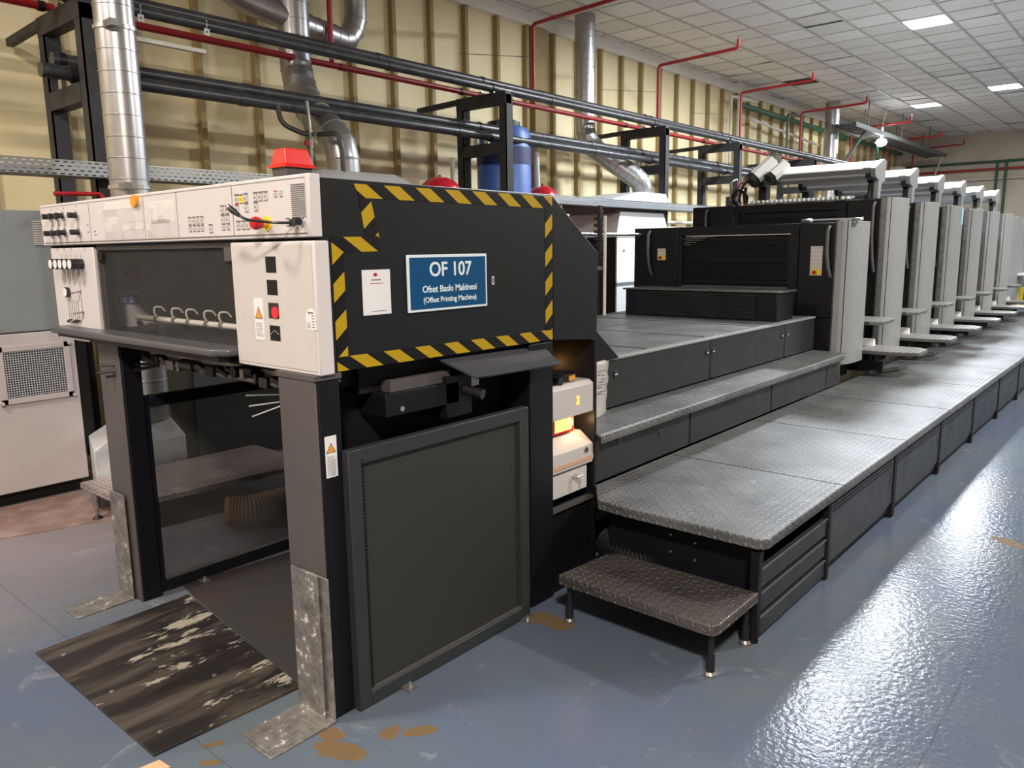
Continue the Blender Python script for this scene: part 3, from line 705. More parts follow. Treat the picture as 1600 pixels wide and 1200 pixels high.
# mechanics under the head: gripper chain, bars and hooks between the posts
random.seed(5)
ch = MB()
ch.beam((-4.05, 1.62, 1.165), (-2.20, 1.62, 1.150), 0.05, 0.022)
ch.build('chain_rail', STEEL, D)
x = -3.62
while x < -2.32:
    ww = random.uniform(0.03, 0.11); kind_ = random.randrange(4); zc_ = 1.150+random.uniform(-0.018, 0.012); mm_ = random.choice((STEEL, BLACKP, DARK2, SCUFF, BLACKP))
    if kind_ == 0: MB().cyl((x, 1.565, zc_), (x+ww, 1.565, zc_), random.uniform(0.012, 0.026), 12).build('gripper_roller', mm_, D)
    elif kind_ == 1: MB().beam((x, 1.56, zc_+0.01), (x+ww, 1.57, zc_-0.015), 0.03, 0.018).build('gripper_arm', mm_, D, 0.002)
    elif kind_ == 2: MB().cyl((x+0.02, 1.545, zc_), (x+0.02, 1.60, zc_), 0.022, 14).build('gripper_cam', mm_, D)
    else: B(x, x+ww*0.6, 1.55, 1.59, zc_-0.03, zc_+0.012).build('gripper', mm_, D, 0.004)
    x += ww*0.75+0.012
MB().cyl((-3.70, 1.57, 1.128), (-2.30, 1.57, 1.12), 0.011, 10).build('gripper_shaft', STEEL, D)
for (x, z, y1, dz) in ((-3.47, 1.11, 1.28, 0.004), (-3.47, 1.10, 1.27, -0.018), (-3.46, 1.105, 1.30, -0.045), (-2.40, 1.09, 1.32, 0.01), (-2.40, 1.07, 1.33, -0.01), (-2.40, 1.07, 1.34, -0.05)):
    MB().cyl((x, 1.60, z), (x-0.14 if x < -3 else x-0.08, y1+0.12, z+dz), 0.006, 8).build('separator_finger', BLACKP, D)
B(-4.10, -2.20, 1.60, 2.64, 1.13, 1.20).build('under_plate', INNER, D)
B(-3.52, -2.25, 2.40, 2.60, 0.98, 1.13).build('rear_beam', INNER, D)
B(-2.30, -2.26, 1.56, 2.70, 0.02, 1.20).build('inner_wall', INNER, D)
# motor box, tilted cover and small fittings on the open near side
mo = B(-2.25, -2.10, 1.76, 2.13, 1.012, 1.098).build('motor_box', DARK2, D, 0.004)
B(-2.25, -2.12, 1.80, 2.10, 1.098, 1.14).build('motor_cover', POST, mo)
MB().cyl((-2.098, 1.835, 1.035), (-2.104, 1.835, 1.035), 0.010, 10).build('bolt', CHROME, mo)
MB().cyl((-2.10, 2.16, 1.06), (-2.02, 2.18, 1.045), 0.020, 14).build('handle', BLACKP, mo)
MB().add([(-2.10, 2.03, 1.195), (-2.10, 2.66, 1.180), (-2.005, 2.66, 1.110), (-2.005, 2.13, 1.120),
          (-2.105, 2.03, 1.188), (-2.105, 2.66, 1.173), (-2.010, 2.66, 1.103), (-2.010, 2.13, 1.113)],
         [(0, 1, 2, 3), (7, 6, 5, 4), (0, 4, 5, 1), (1, 5, 6, 2), (2, 6, 7, 3), (3, 7, 4, 0)]).build('tilted_cover', SMOKE, D)
B(-2.25, -2.17, 1.70, 2.65, 1.10, 1.19).build('side_beam', INNER, D)
B(-2.14, -2.125, 2.22, 2.27, 1.06, 1.10).build('terminal_block', CREAMBOX, D)
B(-2.24, -2.10, 2.06, 2.20, 0.96, 1.12).build('drive_block', DARK2, D)

# tower column with the niche and the white console
B(-2.52, -2.082, 2.545, 2.706, 0.0, 1.198).build('tower_column', DARK2, D, 0.004)
B(-2.52, -2.45, 2.706, 3.04, 0.0, 1.198).build('tower_back', INNER, D)
B(-2.45, -2.082, 3.030, 3.048, 0.0, 1.172).build('tower_side', DARK2, D)
B(-2.45, -2.10, 2.706, 3.030, 0.0, 0.405).build('tower_panel', DARK2, D)
B(-2.12, -2.085, 2.706, 3.030, 0.396, 0.410).build('tower_ledge', POST, D)
co = MB().prism([(-2.42, 0.83), (-2.085, 0.83), (-2.085, 0.968), (-2.105, 0.985), (-2.42, 0.985)], 'y', 2.712, 3.026).build('console', CREAMBOX, D, 0.004)
MB().cyl((-2.086, 2.896, 0.905), (-2.083, 2.896, 0.905), 0.010, 16).build('key_slot', ORANGE, co)
B(-2.086, -2.0825, 2.889, 2.907, 0.880, 0.922).build('lit_slot', AMBER, co)
B(-2.42, -2.20, 2.712, 3.026, 0.72, 0.83).build('console_recess', CREAMBOX, co)
B(-2.21, -2.185, 2.72, 2.79, 0.735, 0.82).build('recess_door', POST, co)
B(-2.20, -2.150, 2.79, 2.95, 0.738, 0.825).build('screen_frame', REDBTN, co)
B(-2.151, -2.147, 2.806, 2.935, 0.750, 0.815).build('lit_screen', AMBERW, co)
c2 = MB().prism([(-2.42, 0.578), (-2.088, 0.578), (-2.084, 0.600), (-2.084, 0.672), (-2.16, 0.728), (-2.42, 0.728)], 'y', 2.712, 3.026).build('console_drawer', CREAMBOX, D, 0.004)
MB().cyl((-2.086, 2.966, 0.650), (-2.079, 2.966, 0.650), 0.013, 16).build('lock', POST, c2)
B(-2.0845, -2.082, 2.714, 3.024, 0.598, 0.616).build('tan_strip', ORCH, c2)
c3 = B(-2.42, -2.100, 2.712, 2.995, 0.455, 0.570).build('console_drawer', CREAMBOX, D, 0.003)
MB().cyl((-2.10, 2.885, 0.535), (-2.078, 2.885, 0.535), 0.012, 14).build('lock', CHROME, c3)
kk = MB().cyl((-2.078, 2.885, 0.535), (-2.060, 2.905, 0.545), 0.004, 8); kk.beam((-2.07, 2.89, 0.535), (-2.07, 2.90, 0.498), 0.004, 0.009); kk.build('key', CHROME, c3)
MB().cyl((-2.40, 2.79, 1.00), (-2.10, 2.79, 1.005), 0.02, 12).build('cable_roll', BLACKP, D)
# warm bulb burning inside the niche
nb = MB().cyl((-2.33, 2.76, 0.990), (-2.33, 2.76, 1.03), 0.010, 12).build('niche_bulb', AMBERW, D)
for (p, e, c) in (((-2.36, 2.93, 1.03), 0.35, (1.0, 0.50, 0.16)), ((-2.13, 2.965, 0.775), 0.3, (1.0, 0.60, 0.25))):
    l = bpy.data.lights.new('niche_light', 'POINT'); l.energy = e; l.color = c; l.shadow_soft_size = 0.02
    o = bpy.data.objects.new('niche_light', l); COL.objects.link(o); o.parent = D; o.location = Vector(p)-Vector(D.location)
# gusset behind the tower
MB().prism([(3.05, 1.205), (3.05, 1.0), (3.62, 1.0), (3.30, 1.24), (3.05, 1.40)], 'x', -2.345, -2.325).build('gusset', DARK2, D)

# things in the niche
t = thing('ink_tin', (-2.25, 2.79, 0.985), 'black ink tin standing in the lit niche of the tower', 'tin')
MB().lathe((-2.25, 2.79, 0.985), [(0.044, 0), (0.046, 0.004), (0.046, 0.078), (0.044, 0.080)]).build('body', BLACKP, t)
MB().lathe((-2.25, 2.79, 1.065), [(0.048, 0), (0.048, 0.008), (0.044, 0.010)]).build('lid', CONDUIT, t)
t = thing('parts_bowl', (-2.17, 2.885, 0.985), 'shallow black tray with orange label in the lit niche, in front of the tin', 'tray')
MB().lathe((-2.17, 2.885, 0.985), [(0.040, 0), (0.066, 0.038), (0.070, 0.042), (0.066, 0.040), (0.038, 0.006)], 24).build('bowl', BLACKP, t)
B(-2.112, -2.108, 2.865, 2.91, 0.995, 1.018).build('orange_label', ORANGE, t)

# hazard tape border: one strip per side, stuck to the near side skin
XT0, XT1 = -2.0802, -2.0785
def tape(pts, m): MB().prism(pts, 'x', XT0, XT1).build('hazard_tape', m, D)
tape([(1.645, 1.816), (2.700, 1.818), (2.700, 1.768), (1.668, 1.772)], TAPE_A)
tape([(2.652, 1.768), (2.700, 1.768), (2.700, 1.250), (2.652, 1.248)], TAPE_B)
tape([(1.545, 1.257), (2.700, 1.250), (2.700, 1.206), (1.545, 1.210)], TAPE_A)
tape([(1.545, 1.596), (1.590, 1.596), (1.590, 1.257), (1.545, 1.257)], TAPE_B)
tape([(1.545, 1.645), (1.742, 1.647), (1.738, 1.598), (1.545, 1.596)], TAPE_A)
tape([(1.663, 1.770), (1.712, 1.770), (1.742, 1.649), (1.684, 1.649)], TAPE_B)
B(-2.0802, -2.079, 2.309, 2.322, 1.462, 1.494).build('phone_sticker', PAPER, D)
B(-2.0792, -2.0785, 2.311, 2.320, 1.467, 1.489).build('phone_sticker_screen', INK, D)

# blue sign
s = thing('machine_sign', (-2.079, 2.065, 1.382), 'blue framed sign with white lettering on the dark side panel', 'sign')
B(-2.0795, -2.072, 1.858, 2.272, 1.380, 1.584).build('frame', SIGNW, s, 0.002)
B(-2.0722, -2.0705, 1.868, 2.262, 1.390, 1.574).build('board', SIGNB, s)
text('OF 107', 0.072, 2.072, 1.507, -2.0703, SIGNW, s, bold=0.0012)
text('Ofset Bask\u0131 Makinesi', 0.034, 2.068, 1.449, -2.0703, SIGNW, s, bold=0.0005)
text('(Offset Printing Machine)', 0.0275, 2.068, 1.412, -2.0703, SIGNW, s, bold=0.0004)
# paper notice (its code square is left blank)
s = thing('paper_notice', (-2.079, 1.722, 1.385), 'white paper notice with a small red emblem left of the blue sign', 'notice')
B(-2.0795, -2.078, 1.661, 1.783, 1.385, 1.537).build('sheet', PAPER, s)
MB().prism([(1.718+0.008*math.cos(a)+0.002*math.cos(3*a), 1.520+0.007*math.sin(a)) for a in [2*PI*k/12 for k in range(12)]], 'x', -2.0782, -2.0775).build('emblem', REDBTN, s)
B(-2.0782, -2.0775, 1.700, 1.742, 1.501, 1.505).build('print_line', INK, s)
B(-2.0782, -2.0775, 1.694, 1.750, 1.490, 1.4925).build('print_line', REDBTN, s)
B(-2.0782, -2.0775, 1.694, 1.760, 1.396, 1.398).build('print_line', INK, s)

# red and grey box on the roof
t = thing('beacon_box', (-2.44, 1.66, 1.80), 'red plastic lid on a dark grey box on top of the control panel end', 'warning lamp')
MB().frust([(-2.470, 1.606, 1.803), (-2.394, 1.606, 1.803), (-2.394, 1.706, 1.803), (-2.470, 1.706, 1.803)],
           [(-2.476, 1.600, 1.893), (-2.388, 1.600, 1.893), (-2.388, 1.712, 1.893), (-2.476, 1.712, 1.893)]).build('housing', POST, t, 0.003)
MB().frust([(-2.480, 1.597, 1.897), (-2.385, 1.597, 1.897), (-2.385, 1.716, 1.897), (-2.480, 1.716, 1.897)],
           [(-2.468, 1.610, 1.955), (-2.398, 1.610, 1.955), (-2.398, 1.702, 1.955), (-2.468, 1.702, 1.955)]).build('lens', REDBOX, t, 0.005)
B(-2.484, -2.381, 1.593, 1.720, 1.890, 1.898).build('rim', REDBOX, t)

# steel L angles against the posts
def angle(name, x0, x1, y_face, foot_y, h, thk, label, dz=0.0):
    # a bent strip: flat foot on the floor and upright leg
    pts = [(foot_y, 0.0+dz), (y_face, 0.0+dz), (y_face, h), (y_face-thk, h), (y_face-thk, thk+dz+0.004), (foot_y, thk+dz)]
    return tag(MB().prism(pts, 'x', x0, x1).build(name, ANGLE, None, 0.0015), label, 'steel bracket')
angle('angle_bracket', -2.250, -2.098, 1.436, 1.205, 0.53, 0.007, 'scratched steel angle standing against the near post, the outer of its pair')
angle('angle_bracket', -2.205, -2.058, 1.448, 1.190, 0.525, 0.006, 'scratched steel angle standing against the near post, the inner one half hidden', 0.0)
angle('angle_bracket', -3.735, -3.585, 1.440, 1.185, 0.51, 0.007, 'scratched steel angle standing against the far post')
# floor plates
FP = thing('floor_plate', (-2.9, 1.25, 0), 'black and brown stained steel floor plate with screw heads in front of the posts', 'floor plate')
MB().prism([(-3.395, 0.955), (-2.366, 0.958), (-2.34, 1.497), (-3.428, 1.622)], 'z', 0.0, 0.009).build('plate', SPLATE, FP, 0.001)
for x, y in ((-3.28, 1.02), (-2.85, 1.03), (-2.47, 1.03), (-2.96, 1.24), (-2.93, 1.30), (-2.66, 1.33)):
    MB().lathe((x, y, 0.009), [(0.009, 0), (0.009, 0.002), (0.006, 0.003)], 12).build('screw_head', CHROME, FP)
p2 = tag(MB().prism([(-3.40, 1.63), (-2.35, 1.502), (-2.35, 2.42), (-3.50, 2.42), (-3.56, 1.66)], 'z', 0.0, 0.006).build('floor_plate', [paint('dark_floor_plate', (0.034, 0.034, 0.036), 0.38, dirt=0.3, dcol=(0.05, 0.03, 0.022), scale=4)], None, 0.001),
         'dark steel floor plate between the mesh guards, behind the stained one', 'floor plate')
tag(MB().prism([(-5.0, 1.24), (-4.80, 1.93), (-5.60, 1.93), (-5.60, 1.38)], 'z', 0.0, 0.008).build('floor_plate', BROWNPL), 'rusty brown floor plate in front of the left cabinet', 'floor plate')

# mesh guards
GUARDF = paint('guard_frame_paint', (0.024, 0.029, 0.030), 0.45, dirt=0.1, spec=0.3)
def guard(x, y0, y1, z0, z1, th, mm, label, side):
    t = thing('mesh_guard', (x, (y0+y1)/2, 0), label, 'guard screen')
    w_ = 0.055; f = MB()
    f.box(x-th, x, y0, y0+w_, z0, z1).box(x-th, x, y1-w_, y1, z0, z1).box(x-th, x, y0+w_, y1-w_, z1-w_, z1).box(x-th, x, y0+w_, y1-w_, z0, z0+w_)
    f.build('frame', GUARDF if side else DARK2, t, 0.004)
    B(x-th*0.55, x-th*0.45, y0+w_, y1-w_, z0+w_, z1-w_).build('mesh', mm, t)
    B(x-th*0.4, x-0.004, y0+w_, y1-w_, z0+w_, z0+w_+0.010).build('bottom_lip', POST, t)
    for yy in (y0+0.16*(y1-y0)+0.06, y1-0.05):
        c = B(x-0.005, x+0.045, yy-0.02, yy+0.02, 0.0, 0.010).build('foot_clip', STEEL, t)
        MB().cyl((x+0.025, yy, 0.010), (x+0.025, yy, 0.028), 0.007, 10).build('bolt', CHROME, c)
    return t
gd = guard(-2.042, 1.540, 2.485, 0.0, 0.945, 0.038, MESHN, 'near grey-framed mesh guard screen facing the aisle', True)
pf = MB()
for k in range(66): pf.box(-2.0395-0.014, -2.0395+0.0005, 1.5975, 1.6015, 0.07+k*0.0128, 0.0745+k*0.0128)
pf.build('edge_perforation', INNER, gd)
guard(-3.545, 1.52, 2.60, 0.01, 0.960, 0.035, MESH, 'far black-framed see-through mesh guard between the posts', False)

# ================================================================== PRESS BASE, BENCH, DECK
PB = thing('press_base', (-3.2, 4.9, 0), 'long dark press base with diamond plate deck and latched side panels behind the delivery', 'printing machine')
B(-4.10, -2.38, 3.06, 6.74, 0.02, 0.955).build('core', INNER, PB)
for y0, y1 in ((3.06, 4.775), (4.785, 6.06), (6.07, 6.72)):
    B(-2.38, -2.35, y0, y1, 0.72, 0.990).build('side_panel', SIDEP, PB, 0.006)
for yy, z in ((3.627, 0.905), (4.733, 0.905), (4.820, 0.905), (6.01, 0.900), (6.12, 0.900)):
    l = B(-2.352, -2.344, yy-0.022, yy+0.022, z-0.018, z+0.018).build('latch', BLACKP, PB, 0.002)
    B(-2.345, -2.3425, yy-0.014, yy+0.010, z-0.004, z+0.004).build('latch_mark', PIPEW, l)
B(-2.40, -2.343, 3.06, 6.72, 0.986, 1.000).build('edge_rail', COVER, PB, 0.003)
for (x0, x1, y0, y1) in ((-4.05, -3.36, 3.07, 4.54), (-3.33, -2.42, 3.07, 4.03), (-3.33, -2.42, 4.07, 4.80), (-3.33, -2.42, 4.84, 5.66), (-4.05, -3.36, 4.58, 5.66), (-4.05, -2.42, 5.71, 6.09), (-4.05, -2.42, 6.12, 6.72)):
    B(x0, x1, y0, y1, 0.975, 0.999).build('deck_plate', PLATE, PB, 0.002)
for y0, y1 in ((3.06, 4.03), (4.045, 5.22), (5.235, 6.33), (6.34, 6.64)):
    B(-2.13, -2.100, y0, y1, 0.455, 0.69).build('riser_panel', SIDEP, PB, 0.004)
for yy, z in ((3.28, 0.632), (3.70, 0.59)):
    B(-2.102, -2.096, yy-0.02, yy+0.02, z-0.018, z+0.018).build('latch', BLACKP, PB, 0.002)
ST = thing('step_bench', (-2.2, 4.85, 0.45), 'narrow diamond plate step running along the dark press base', 'step')
MB().prism([(-2.36, 0.712), (-2.060, 0.712), (-2.050, 0.704), (-2.050, 0.668), (-2.056, 0.668), (-2.056, 0.700), (-2.36, 0.700)], 'y', 3.05, 6.62).build('tread', PLATE, ST)
MB().prism([(-2.36, 6.62), (-2.050, 6.62), (-2.070, 6.69), (-2.36, 6.72)], 'z', 0.700, 0.712).build('tread_end', PLATE, ST)
B(-2.36, -2.100, 6.64, 6.655, 0.455, 0.70).build('end_panel', POST, ST)

# low slatted box in front of the first unit
SB = thing('slatted_box', (-3.1, 6.2, 1.0), 'long low black slatted box lying across the deck before the first printing unit', 'machine guard')
B(-3.84, -2.43, 6.08, 6.42, 1.0, 1.225).build('housing', DARK2, SB, 0.006)
B(-3.86, -2.41, 6.06, 6.44, 1.225, 1.240).build('top_lip', SCUFF, SB, 0.003)
mb = MB()
for k in range(13): mb.box(-3.72, -2.60, 6.066, 6.080, 1.015+k*0.0155, 1.022+k*0.0155)
mb.build('slats', SIDEP, SB)

# rods and rail in the gap behind the delivery
t = thing('chain_guide', (-3.97, 5.9, 1.0), 'upright black chain guide with a white tube on the deck behind the delivery', 'machine part')
mb = MB(); mb.box(-4.02, -3.99, 5.88, 5.92, 1.0, 1.97)
for k in range(16): mb.box(-4.05, -3.985, 5.87, 5.93, 1.03+k*0.058, 1.06+k*0.058)
mb.build('chain', BLACKP, t); MB().cyl((-3.95, 5.9, 1.0), (-3.95, 5.9, 1.88), 0.014, 12).build('tube', PIPEW, t)
MB().beam((-4.03, 5.86, 1.42), (-3.95, 5.86, 1.42), 0.02, 0.03).build('clamp', CHROME, t)
tag(MB().cyl((-4.10, 3.06, 1.718), (-4.10, 6.76, 1.722), 0.017, 14).build('cross_rail', CHROME), 'thin bright rail from the delivery to the first printing unit', 'rail')

# ================================================================== PRINTING UNITS
def cover_poly(f, d=0.45):
    return [(-2.215, f), (-2.17, f+0.012), (-2.135, f+0.05), (-2.108, f+0.12), (-2.092, f+0.22), (-2.088, f+0.34), (-2.088, f+d), (-2.24, f+d), (-2.24, f+0.02)]
def make_unit(f, top, tall, label, cat, group=None):
    U = thing('printing_unit', (-3.2, f, 0.45), label, cat, group)
    B(-4.15, -2.30, f+0.03, f+1.205, 0.46, top-0.02).build('housing', DARK2, U, 0.006)
    zb = 0.99
    # front skin: left door, slatted window, right door
    dl = B(-4.17, -3.69, f, f+0.03, zb, top).build('front_door', DARK, U, 0.008)
    dr = B(-2.53, -2.225, f, f+0.03, zb if not tall else 0.47, top).build('front_door', DARK, U, 0.008)
    B(-3.685, -2.535, f+0.005, f+0.03, top-0.085, top).build('header', DARK2, U, 0.004)
    if not tall:
        B(-2.53, -2.225, f+0.001, f+0.03, 0.47, 0.985).build('lower_door', DARK, U, 0.006)
    B(-3.685, -2.535, f+0.045, f+0.05, zb, top-0.09).build('window_pane', INNER, U)
    mb = MB(); n = int((top-0.09-1.20)/0.0185)
    for k in range(n):
        z = 1.19+k*0.0185
        if abs((k % 11)-5) < 1: continue
        mb.box(-3.66, -2.62, f+0.012, f+0.028, z, z+0.006)
    mb.box(-3.685, -3.64, f+0.004, f+0.03, zb, top-0.085); mb.box(-2.62, -2.535, f+0.004, f+0.03, zb, top-0.085)
    mb.build('slats', DARK, U)
    B(-3.64, -2.62, f+0.008, f+0.020, zb+0.235 if not tall else zb+0.4, zb+0.250 if not tall else zb+0.415).build('crossbar', MIDG, U)
    for (x, p) in ((-3.985, dl), (-2.275, dr)):
        hz = top-0.03; hl = 0.42 if not tall else 0.65
        hp = [(x, f-0.012, hz), (x-0.004, f-0.040, hz-0.03), (x-0.004, f-0.046, hz-hl*0.5), (x+0.012, f-0.034, hz-hl*0.85), (x+0.022, f-0.004, hz-hl)]
        MB().tube(smooth_path(hp, 0.05, 5), 0.015, 12, rad=None).build('handle', MIDG, p)
    # curved corner cover on the aisle side
    cz0, cz1 = 0.59, top+0.012
    MB().prism(cover_poly(f-0.002), 'z', cz0, cz1).build('corner_cover', COVERT if tall else COVER, U, 0.004)
    B(-2.1475, -2.1410, f+0.0355, f+0.0395, cz0, cz1+0.0005).build('cover_seam', INNER, U)
    B(-2.226, -2.214, f-0.006, f+0.004, cz0, cz1).build('edge_strip', SCUFF, U)
    MB().prism([(-2.214, f-0.004), (-2.172, f+0.008), (-2.172, f+0.020), (-2.214, f+0.012)], 'z', cz0, cz1+0.001).build('edge_strip', SCUFF if tall else COVER, U)
    B(-2.30, -2.20, f+0.05, f+0.42, 0.46, 0.60).build('kick_base', INNER, U)
    # recess between this cover and the next unit
    B(-2.31, -2.295, f+0.46, f+1.205, 0.47, top-0.05).build('recess_panel', DARK, U)
    # fold-out steps with brackets
    def step(z, x0, x1, y0, y1, nm='step_tread'):
        c = (x1-x0)*0.28
        pl_ = [(x0, y0), (x1-c, y0), (x1, y0+0.07), (x1, y1-0.10), (x1-c*0.5, y1), (x0, y1)]
        s = MB().prism(pl_, 'z', z-0.034, z-0.006).build(nm, MIDG, U, 0.003)
        MB().prism(pl_, 'z', z-0.006, z).build('ribbed_top', RIBBED, s)
        MB().prism([(x0, z-0.034), (x1-c*1.5, z-0.034), (x0, z-0.10)], 'y', y0+0.10, y0+0.115).build('bracket', DARK2, s)
        MB().prism([(x0, z-0.034), (x1-c*1.5, z-0.034), (x0, z-0.10)], 'y', y1-0.115, y1-0.10).build('bracket', DARK2, s)
        return s
    s1 = step(0.68, -2.29, -1.645, f+0.455, f+0.90)
    MB().prism([(f+0.80, 0.68), (f+0.87, 0.68), (f+0.85, 0.735), (f+0.82, 0.745)], 'x', -2.26, -2.10).build('stop_wedge', WHITECAB, s1)
    step(0.93, -2.29, -1.965, f+0.50, f+1.02)
    r = MB().beam((-2.28, f+0.60, 0.52), (-1.95, f+0.60, 0.52), 0.03, 0.10); r.build('pedal_bracket', DARK2, U)
    MB().beam((-2.05, f+0.50, 0.475), (-1.88, f+1.05, 0.475), 0.05, 0.035).build('pedal_bar', SCUFF, U)
    return U
U1 = make_unit(6.75, 1.782, False, 'low dark printing unit nearest the delivery, with a wide slatted front window', 'printing unit')
def ctl(parent, x0, x1, f, z0, z1):
    p = B(x0, x1, f-0.004, f+0.002, z0, z1).build('control_plate', CREAMBOX, parent)
    w_ = x1-x0
    B(x0+w_*0.15, x1-w_*0.08, f-0.0052, f-0.003, z0+w_*0.05, z0+w_*0.50).build('yellow_field', YEL, p)
    MB().cyl((x0+w_*0.42, f-0.004, z0+w_*0.27), (x0+w_*0.42, f-0.030, z0+w_*0.27), w_*0.15, 16).build('stop_button', REDBTN, p)
    mb = MB()
    for i in range(3):
        for j in range(max(2, int((z1-z0-w_*0.6)/0.035))):
            mb.box(x0+w_*(0.15+0.27*i), x0+w_*(0.32+0.27*i), f-0.005, f-0.003, z0+w_*0.68+j*0.035, z0+w_*0.68+j*0.035+0.013)
    mb.build('keys', PIPEW, p)
ctl(U1, -3.905, -3.815, 6.75, 1.475, 1.585)
ctl(U1, -2.425, -2.325, 6.75, 1.345, 1.590)
text_bar = B(-3.60, -2.60, 6.742, 6.748, 1.692, 1.700).build('bright_trim', CHROME, U1)
for k, (a, b_, z_) in enumerate(((-3.63, -3.40, 1.672), (-3.60, -3.44, 1.655), (-3.63, -3.50, 1.635), (-3.55, -3.30, 1.684), (-3.62, -3.56, 1.615))):
    B(a, b_, 6.752, 6.760, z_, z_+0.007).build('roller_bracket', CONDUIT, U1)
B(-3.60, -2.65, 6.785, 6.793, 1.03, 1.13).build('green_guard', paint('dark_green', (0.006, 0.035, 0.028), 0.4, dirt=0.05), U1)
wr = thing('ring_spanner', (-2.3, 6.85, 1.79), 'chrome ring spanner lying on top of the low printing unit', 'spanner')
MB().tube([(-2.46+0.0, 6.84, 1.806), (-2.12, 6.86, 1.806)], 0.013, 10).build('shaft', CHROME, wr)
mb = MB(); mb.tube(arc((-2.50, 6.84), 0.038, 0, 2*PI, 16, 'xy', 1.806), 0.015, 8); mb.tube(arc((-2.09, 6.862), 0.030, 0, 2*PI, 14, 'xy', 1.806), 0.014, 8); mb.build('rings', CHROME, wr)

U2 = make_unit(7.95, 2.02, True, 'first tall printing unit directly behind the low one, with the slanted motor on top', 'printing unit', 'tall printing units in a row')
# silver ink canopy on stands above each tall unit
def canopy(U, f):
    c = MB().prism([(f-0.02, 2.31), (f+0.24, 2.395), (f+0.30, 2.385), (f+0.30, 2.25), (f+0.02, 2.235), (f-0.02, 2.27)], 'x', -3.42, -2.33).build('ink_canopy', WHITECAB, U, 0.004)
    MB().prism([(f-0.035, 2.305), (f+0.24, 2.405), (f+0.32, 2.39), (f+0.30, 2.20), (f+0.20, 2.18), (f+0.17, 2.03), (f+0.09, 2.03), (f+0.10, 2.20), (f-0.01, 2.225)], 'x', -2.33, -2.285).build('end_plate', COVER, c, 0.004)
    MB().prism([(f-0.035, 2.305), (f+0.24, 2.405), (f+0.32, 2.39), (f+0.30, 2.20), (f+0.20, 2.18), (f+0.17, 2.03), (f+0.09, 2.03), (f+0.10, 2.20), (f-0.01, 2.225)], 'x', -3.47, -3.42).build('end_plate', DARK, c, 0.004)
    B(-3.42, -2.33, f-0.024, f-0.018, 2.262, 2.30).build('front_lip', MIDG, c)
    B(-3.42, -2.33, f-0.004, f+0.03, 2.205, 2.238).build('under_rail', MIDG, c)
    for xa in (-2.375, -3.42): MB().prism([(f-0.02, 2.26), (f+0.02, 2.235), (f+0.18, 2.20), (f+0.16, 2.03), (f+0.06, 2.03), (f+0.075, 2.18), (f-0.02, 2.22)], 'x', xa, xa+0.045).build('arm', DARK, c, 0.003)
    B(-2.40, -2.33, f-0.021, f+0.0, 2.27, 2.315).build('name_plate', COVER, c)
    for x in (-2.34, -2.62):
        MB().cyl((x, f+0.02, 2.02), (x, f+0.02, 2.10), 0.014, 10).build('knob', BLACKP, c)
    # grid rail along the front of the roof
    g = B(-3.56, -2.50, f-0.012, f+0.02, 2.022, 2.034).build('grid_rail', CONDUIT, U)
    m_ = MB()
    for k in range(22): m_.box(-3.52+k*0.047, -3.514+k*0.047, f-0.014, f+0.10, 2.032, 2.062)
    m_.box(-3.54, -2.50, f+0.09, f+0.11, 2.045, 2.066)
    m_.build('grid_bars', WHITECAB, g)
canopy(U2, 7.95)
others = ['second', 'third', 'fourth', 'fifth', 'sixth']
TU = [U2]
for k, wd in enumerate(others):
    c = copy_tree(U2); c.location.y += 1.215*(k+1)
    c['label'] = wd+' tall printing unit counting back from the low one' if k < 4 else 'sixth tall printing unit, the last of the row at the far end'
    TU.append(c)
# slanted motor with black end on the first tall unit only
mt = MB().tube([(-3.44, 7.86, 2.275), (-3.30, 8.00, 2.455)], 0.078, 8).build('motor', WHITECAB, U2)
MB().tube([(-3.465, 7.835, 2.243), (-3.435, 7.866, 2.282)], 0.084, 8).build('motor_end', BLACKP, mt)
MB().tube([(-3.302, 8.0, 2.453), (-3.28, 8.025, 2.485)], 0.082, 14).build('motor_cap', CONDUIT, mt)
m2 = MB().tube([(-3.26, 7.87, 2.285), (-3.16, 7.99, 2.405)], 0.062, 6).build('motor', WHITECAB, U2)
MB().tube([(-3.282, 7.845, 2.258), (-3.258, 7.873, 2.289)], 0.068, 6).build('motor_end', BLACKP, m2)
MB().tube(smooth_path([(-3.56, 7.95, 2.03), (-3.57, 7.93, 2.12), (-3.55, 7.92, 2.20)], 0.03, 4), 0.014, 8).build('hose', BLACKP, U2)
MB().tube(smooth_path([(-3.70, 7.98, 2.03), (-3.68, 7.95, 2.15), (-3.62, 7.99, 2.28), (-3.60, 8.0, 2.03)], 0.05, 4), 0.010, 8).build('hose', REDP, U2)
for hk, hp in enumerate((((-3.66, 7.97, 2.03), (-3.70, 7.90, 2.10), (-3.62, 7.88, 2.20), (-3.55, 7.96, 2.12), (-3.58, 8.0, 2.03)), ((-3.75, 8.0, 2.03), (-3.74, 7.95, 2.26), (-3.68, 7.98, 2.30), (-3.66, 8.05, 2.03)), ((-3.50, 7.96, 2.30), (-3.60, 7.93, 2.22), (-3.64, 7.95, 2.05)))):
    MB().tube(smooth_path(list(hp), 0.05, 4), 0.012 if hk else 0.018, 8).build('hose', (BLACKP, CHROME, BLACKP)[hk], U2)
B(-3.80, -3.70, 7.98, 8.10, 2.02, 2.12).build('valve_block', POST, U2)
# cyan tape strip on the fourth unit
B(-2.087, -2.084, 7.95+1.215*2+0.36, 7.95+1.215*2+0.44, 1.82, 2.01).build('cyan_tape', CYAN, TU[2])

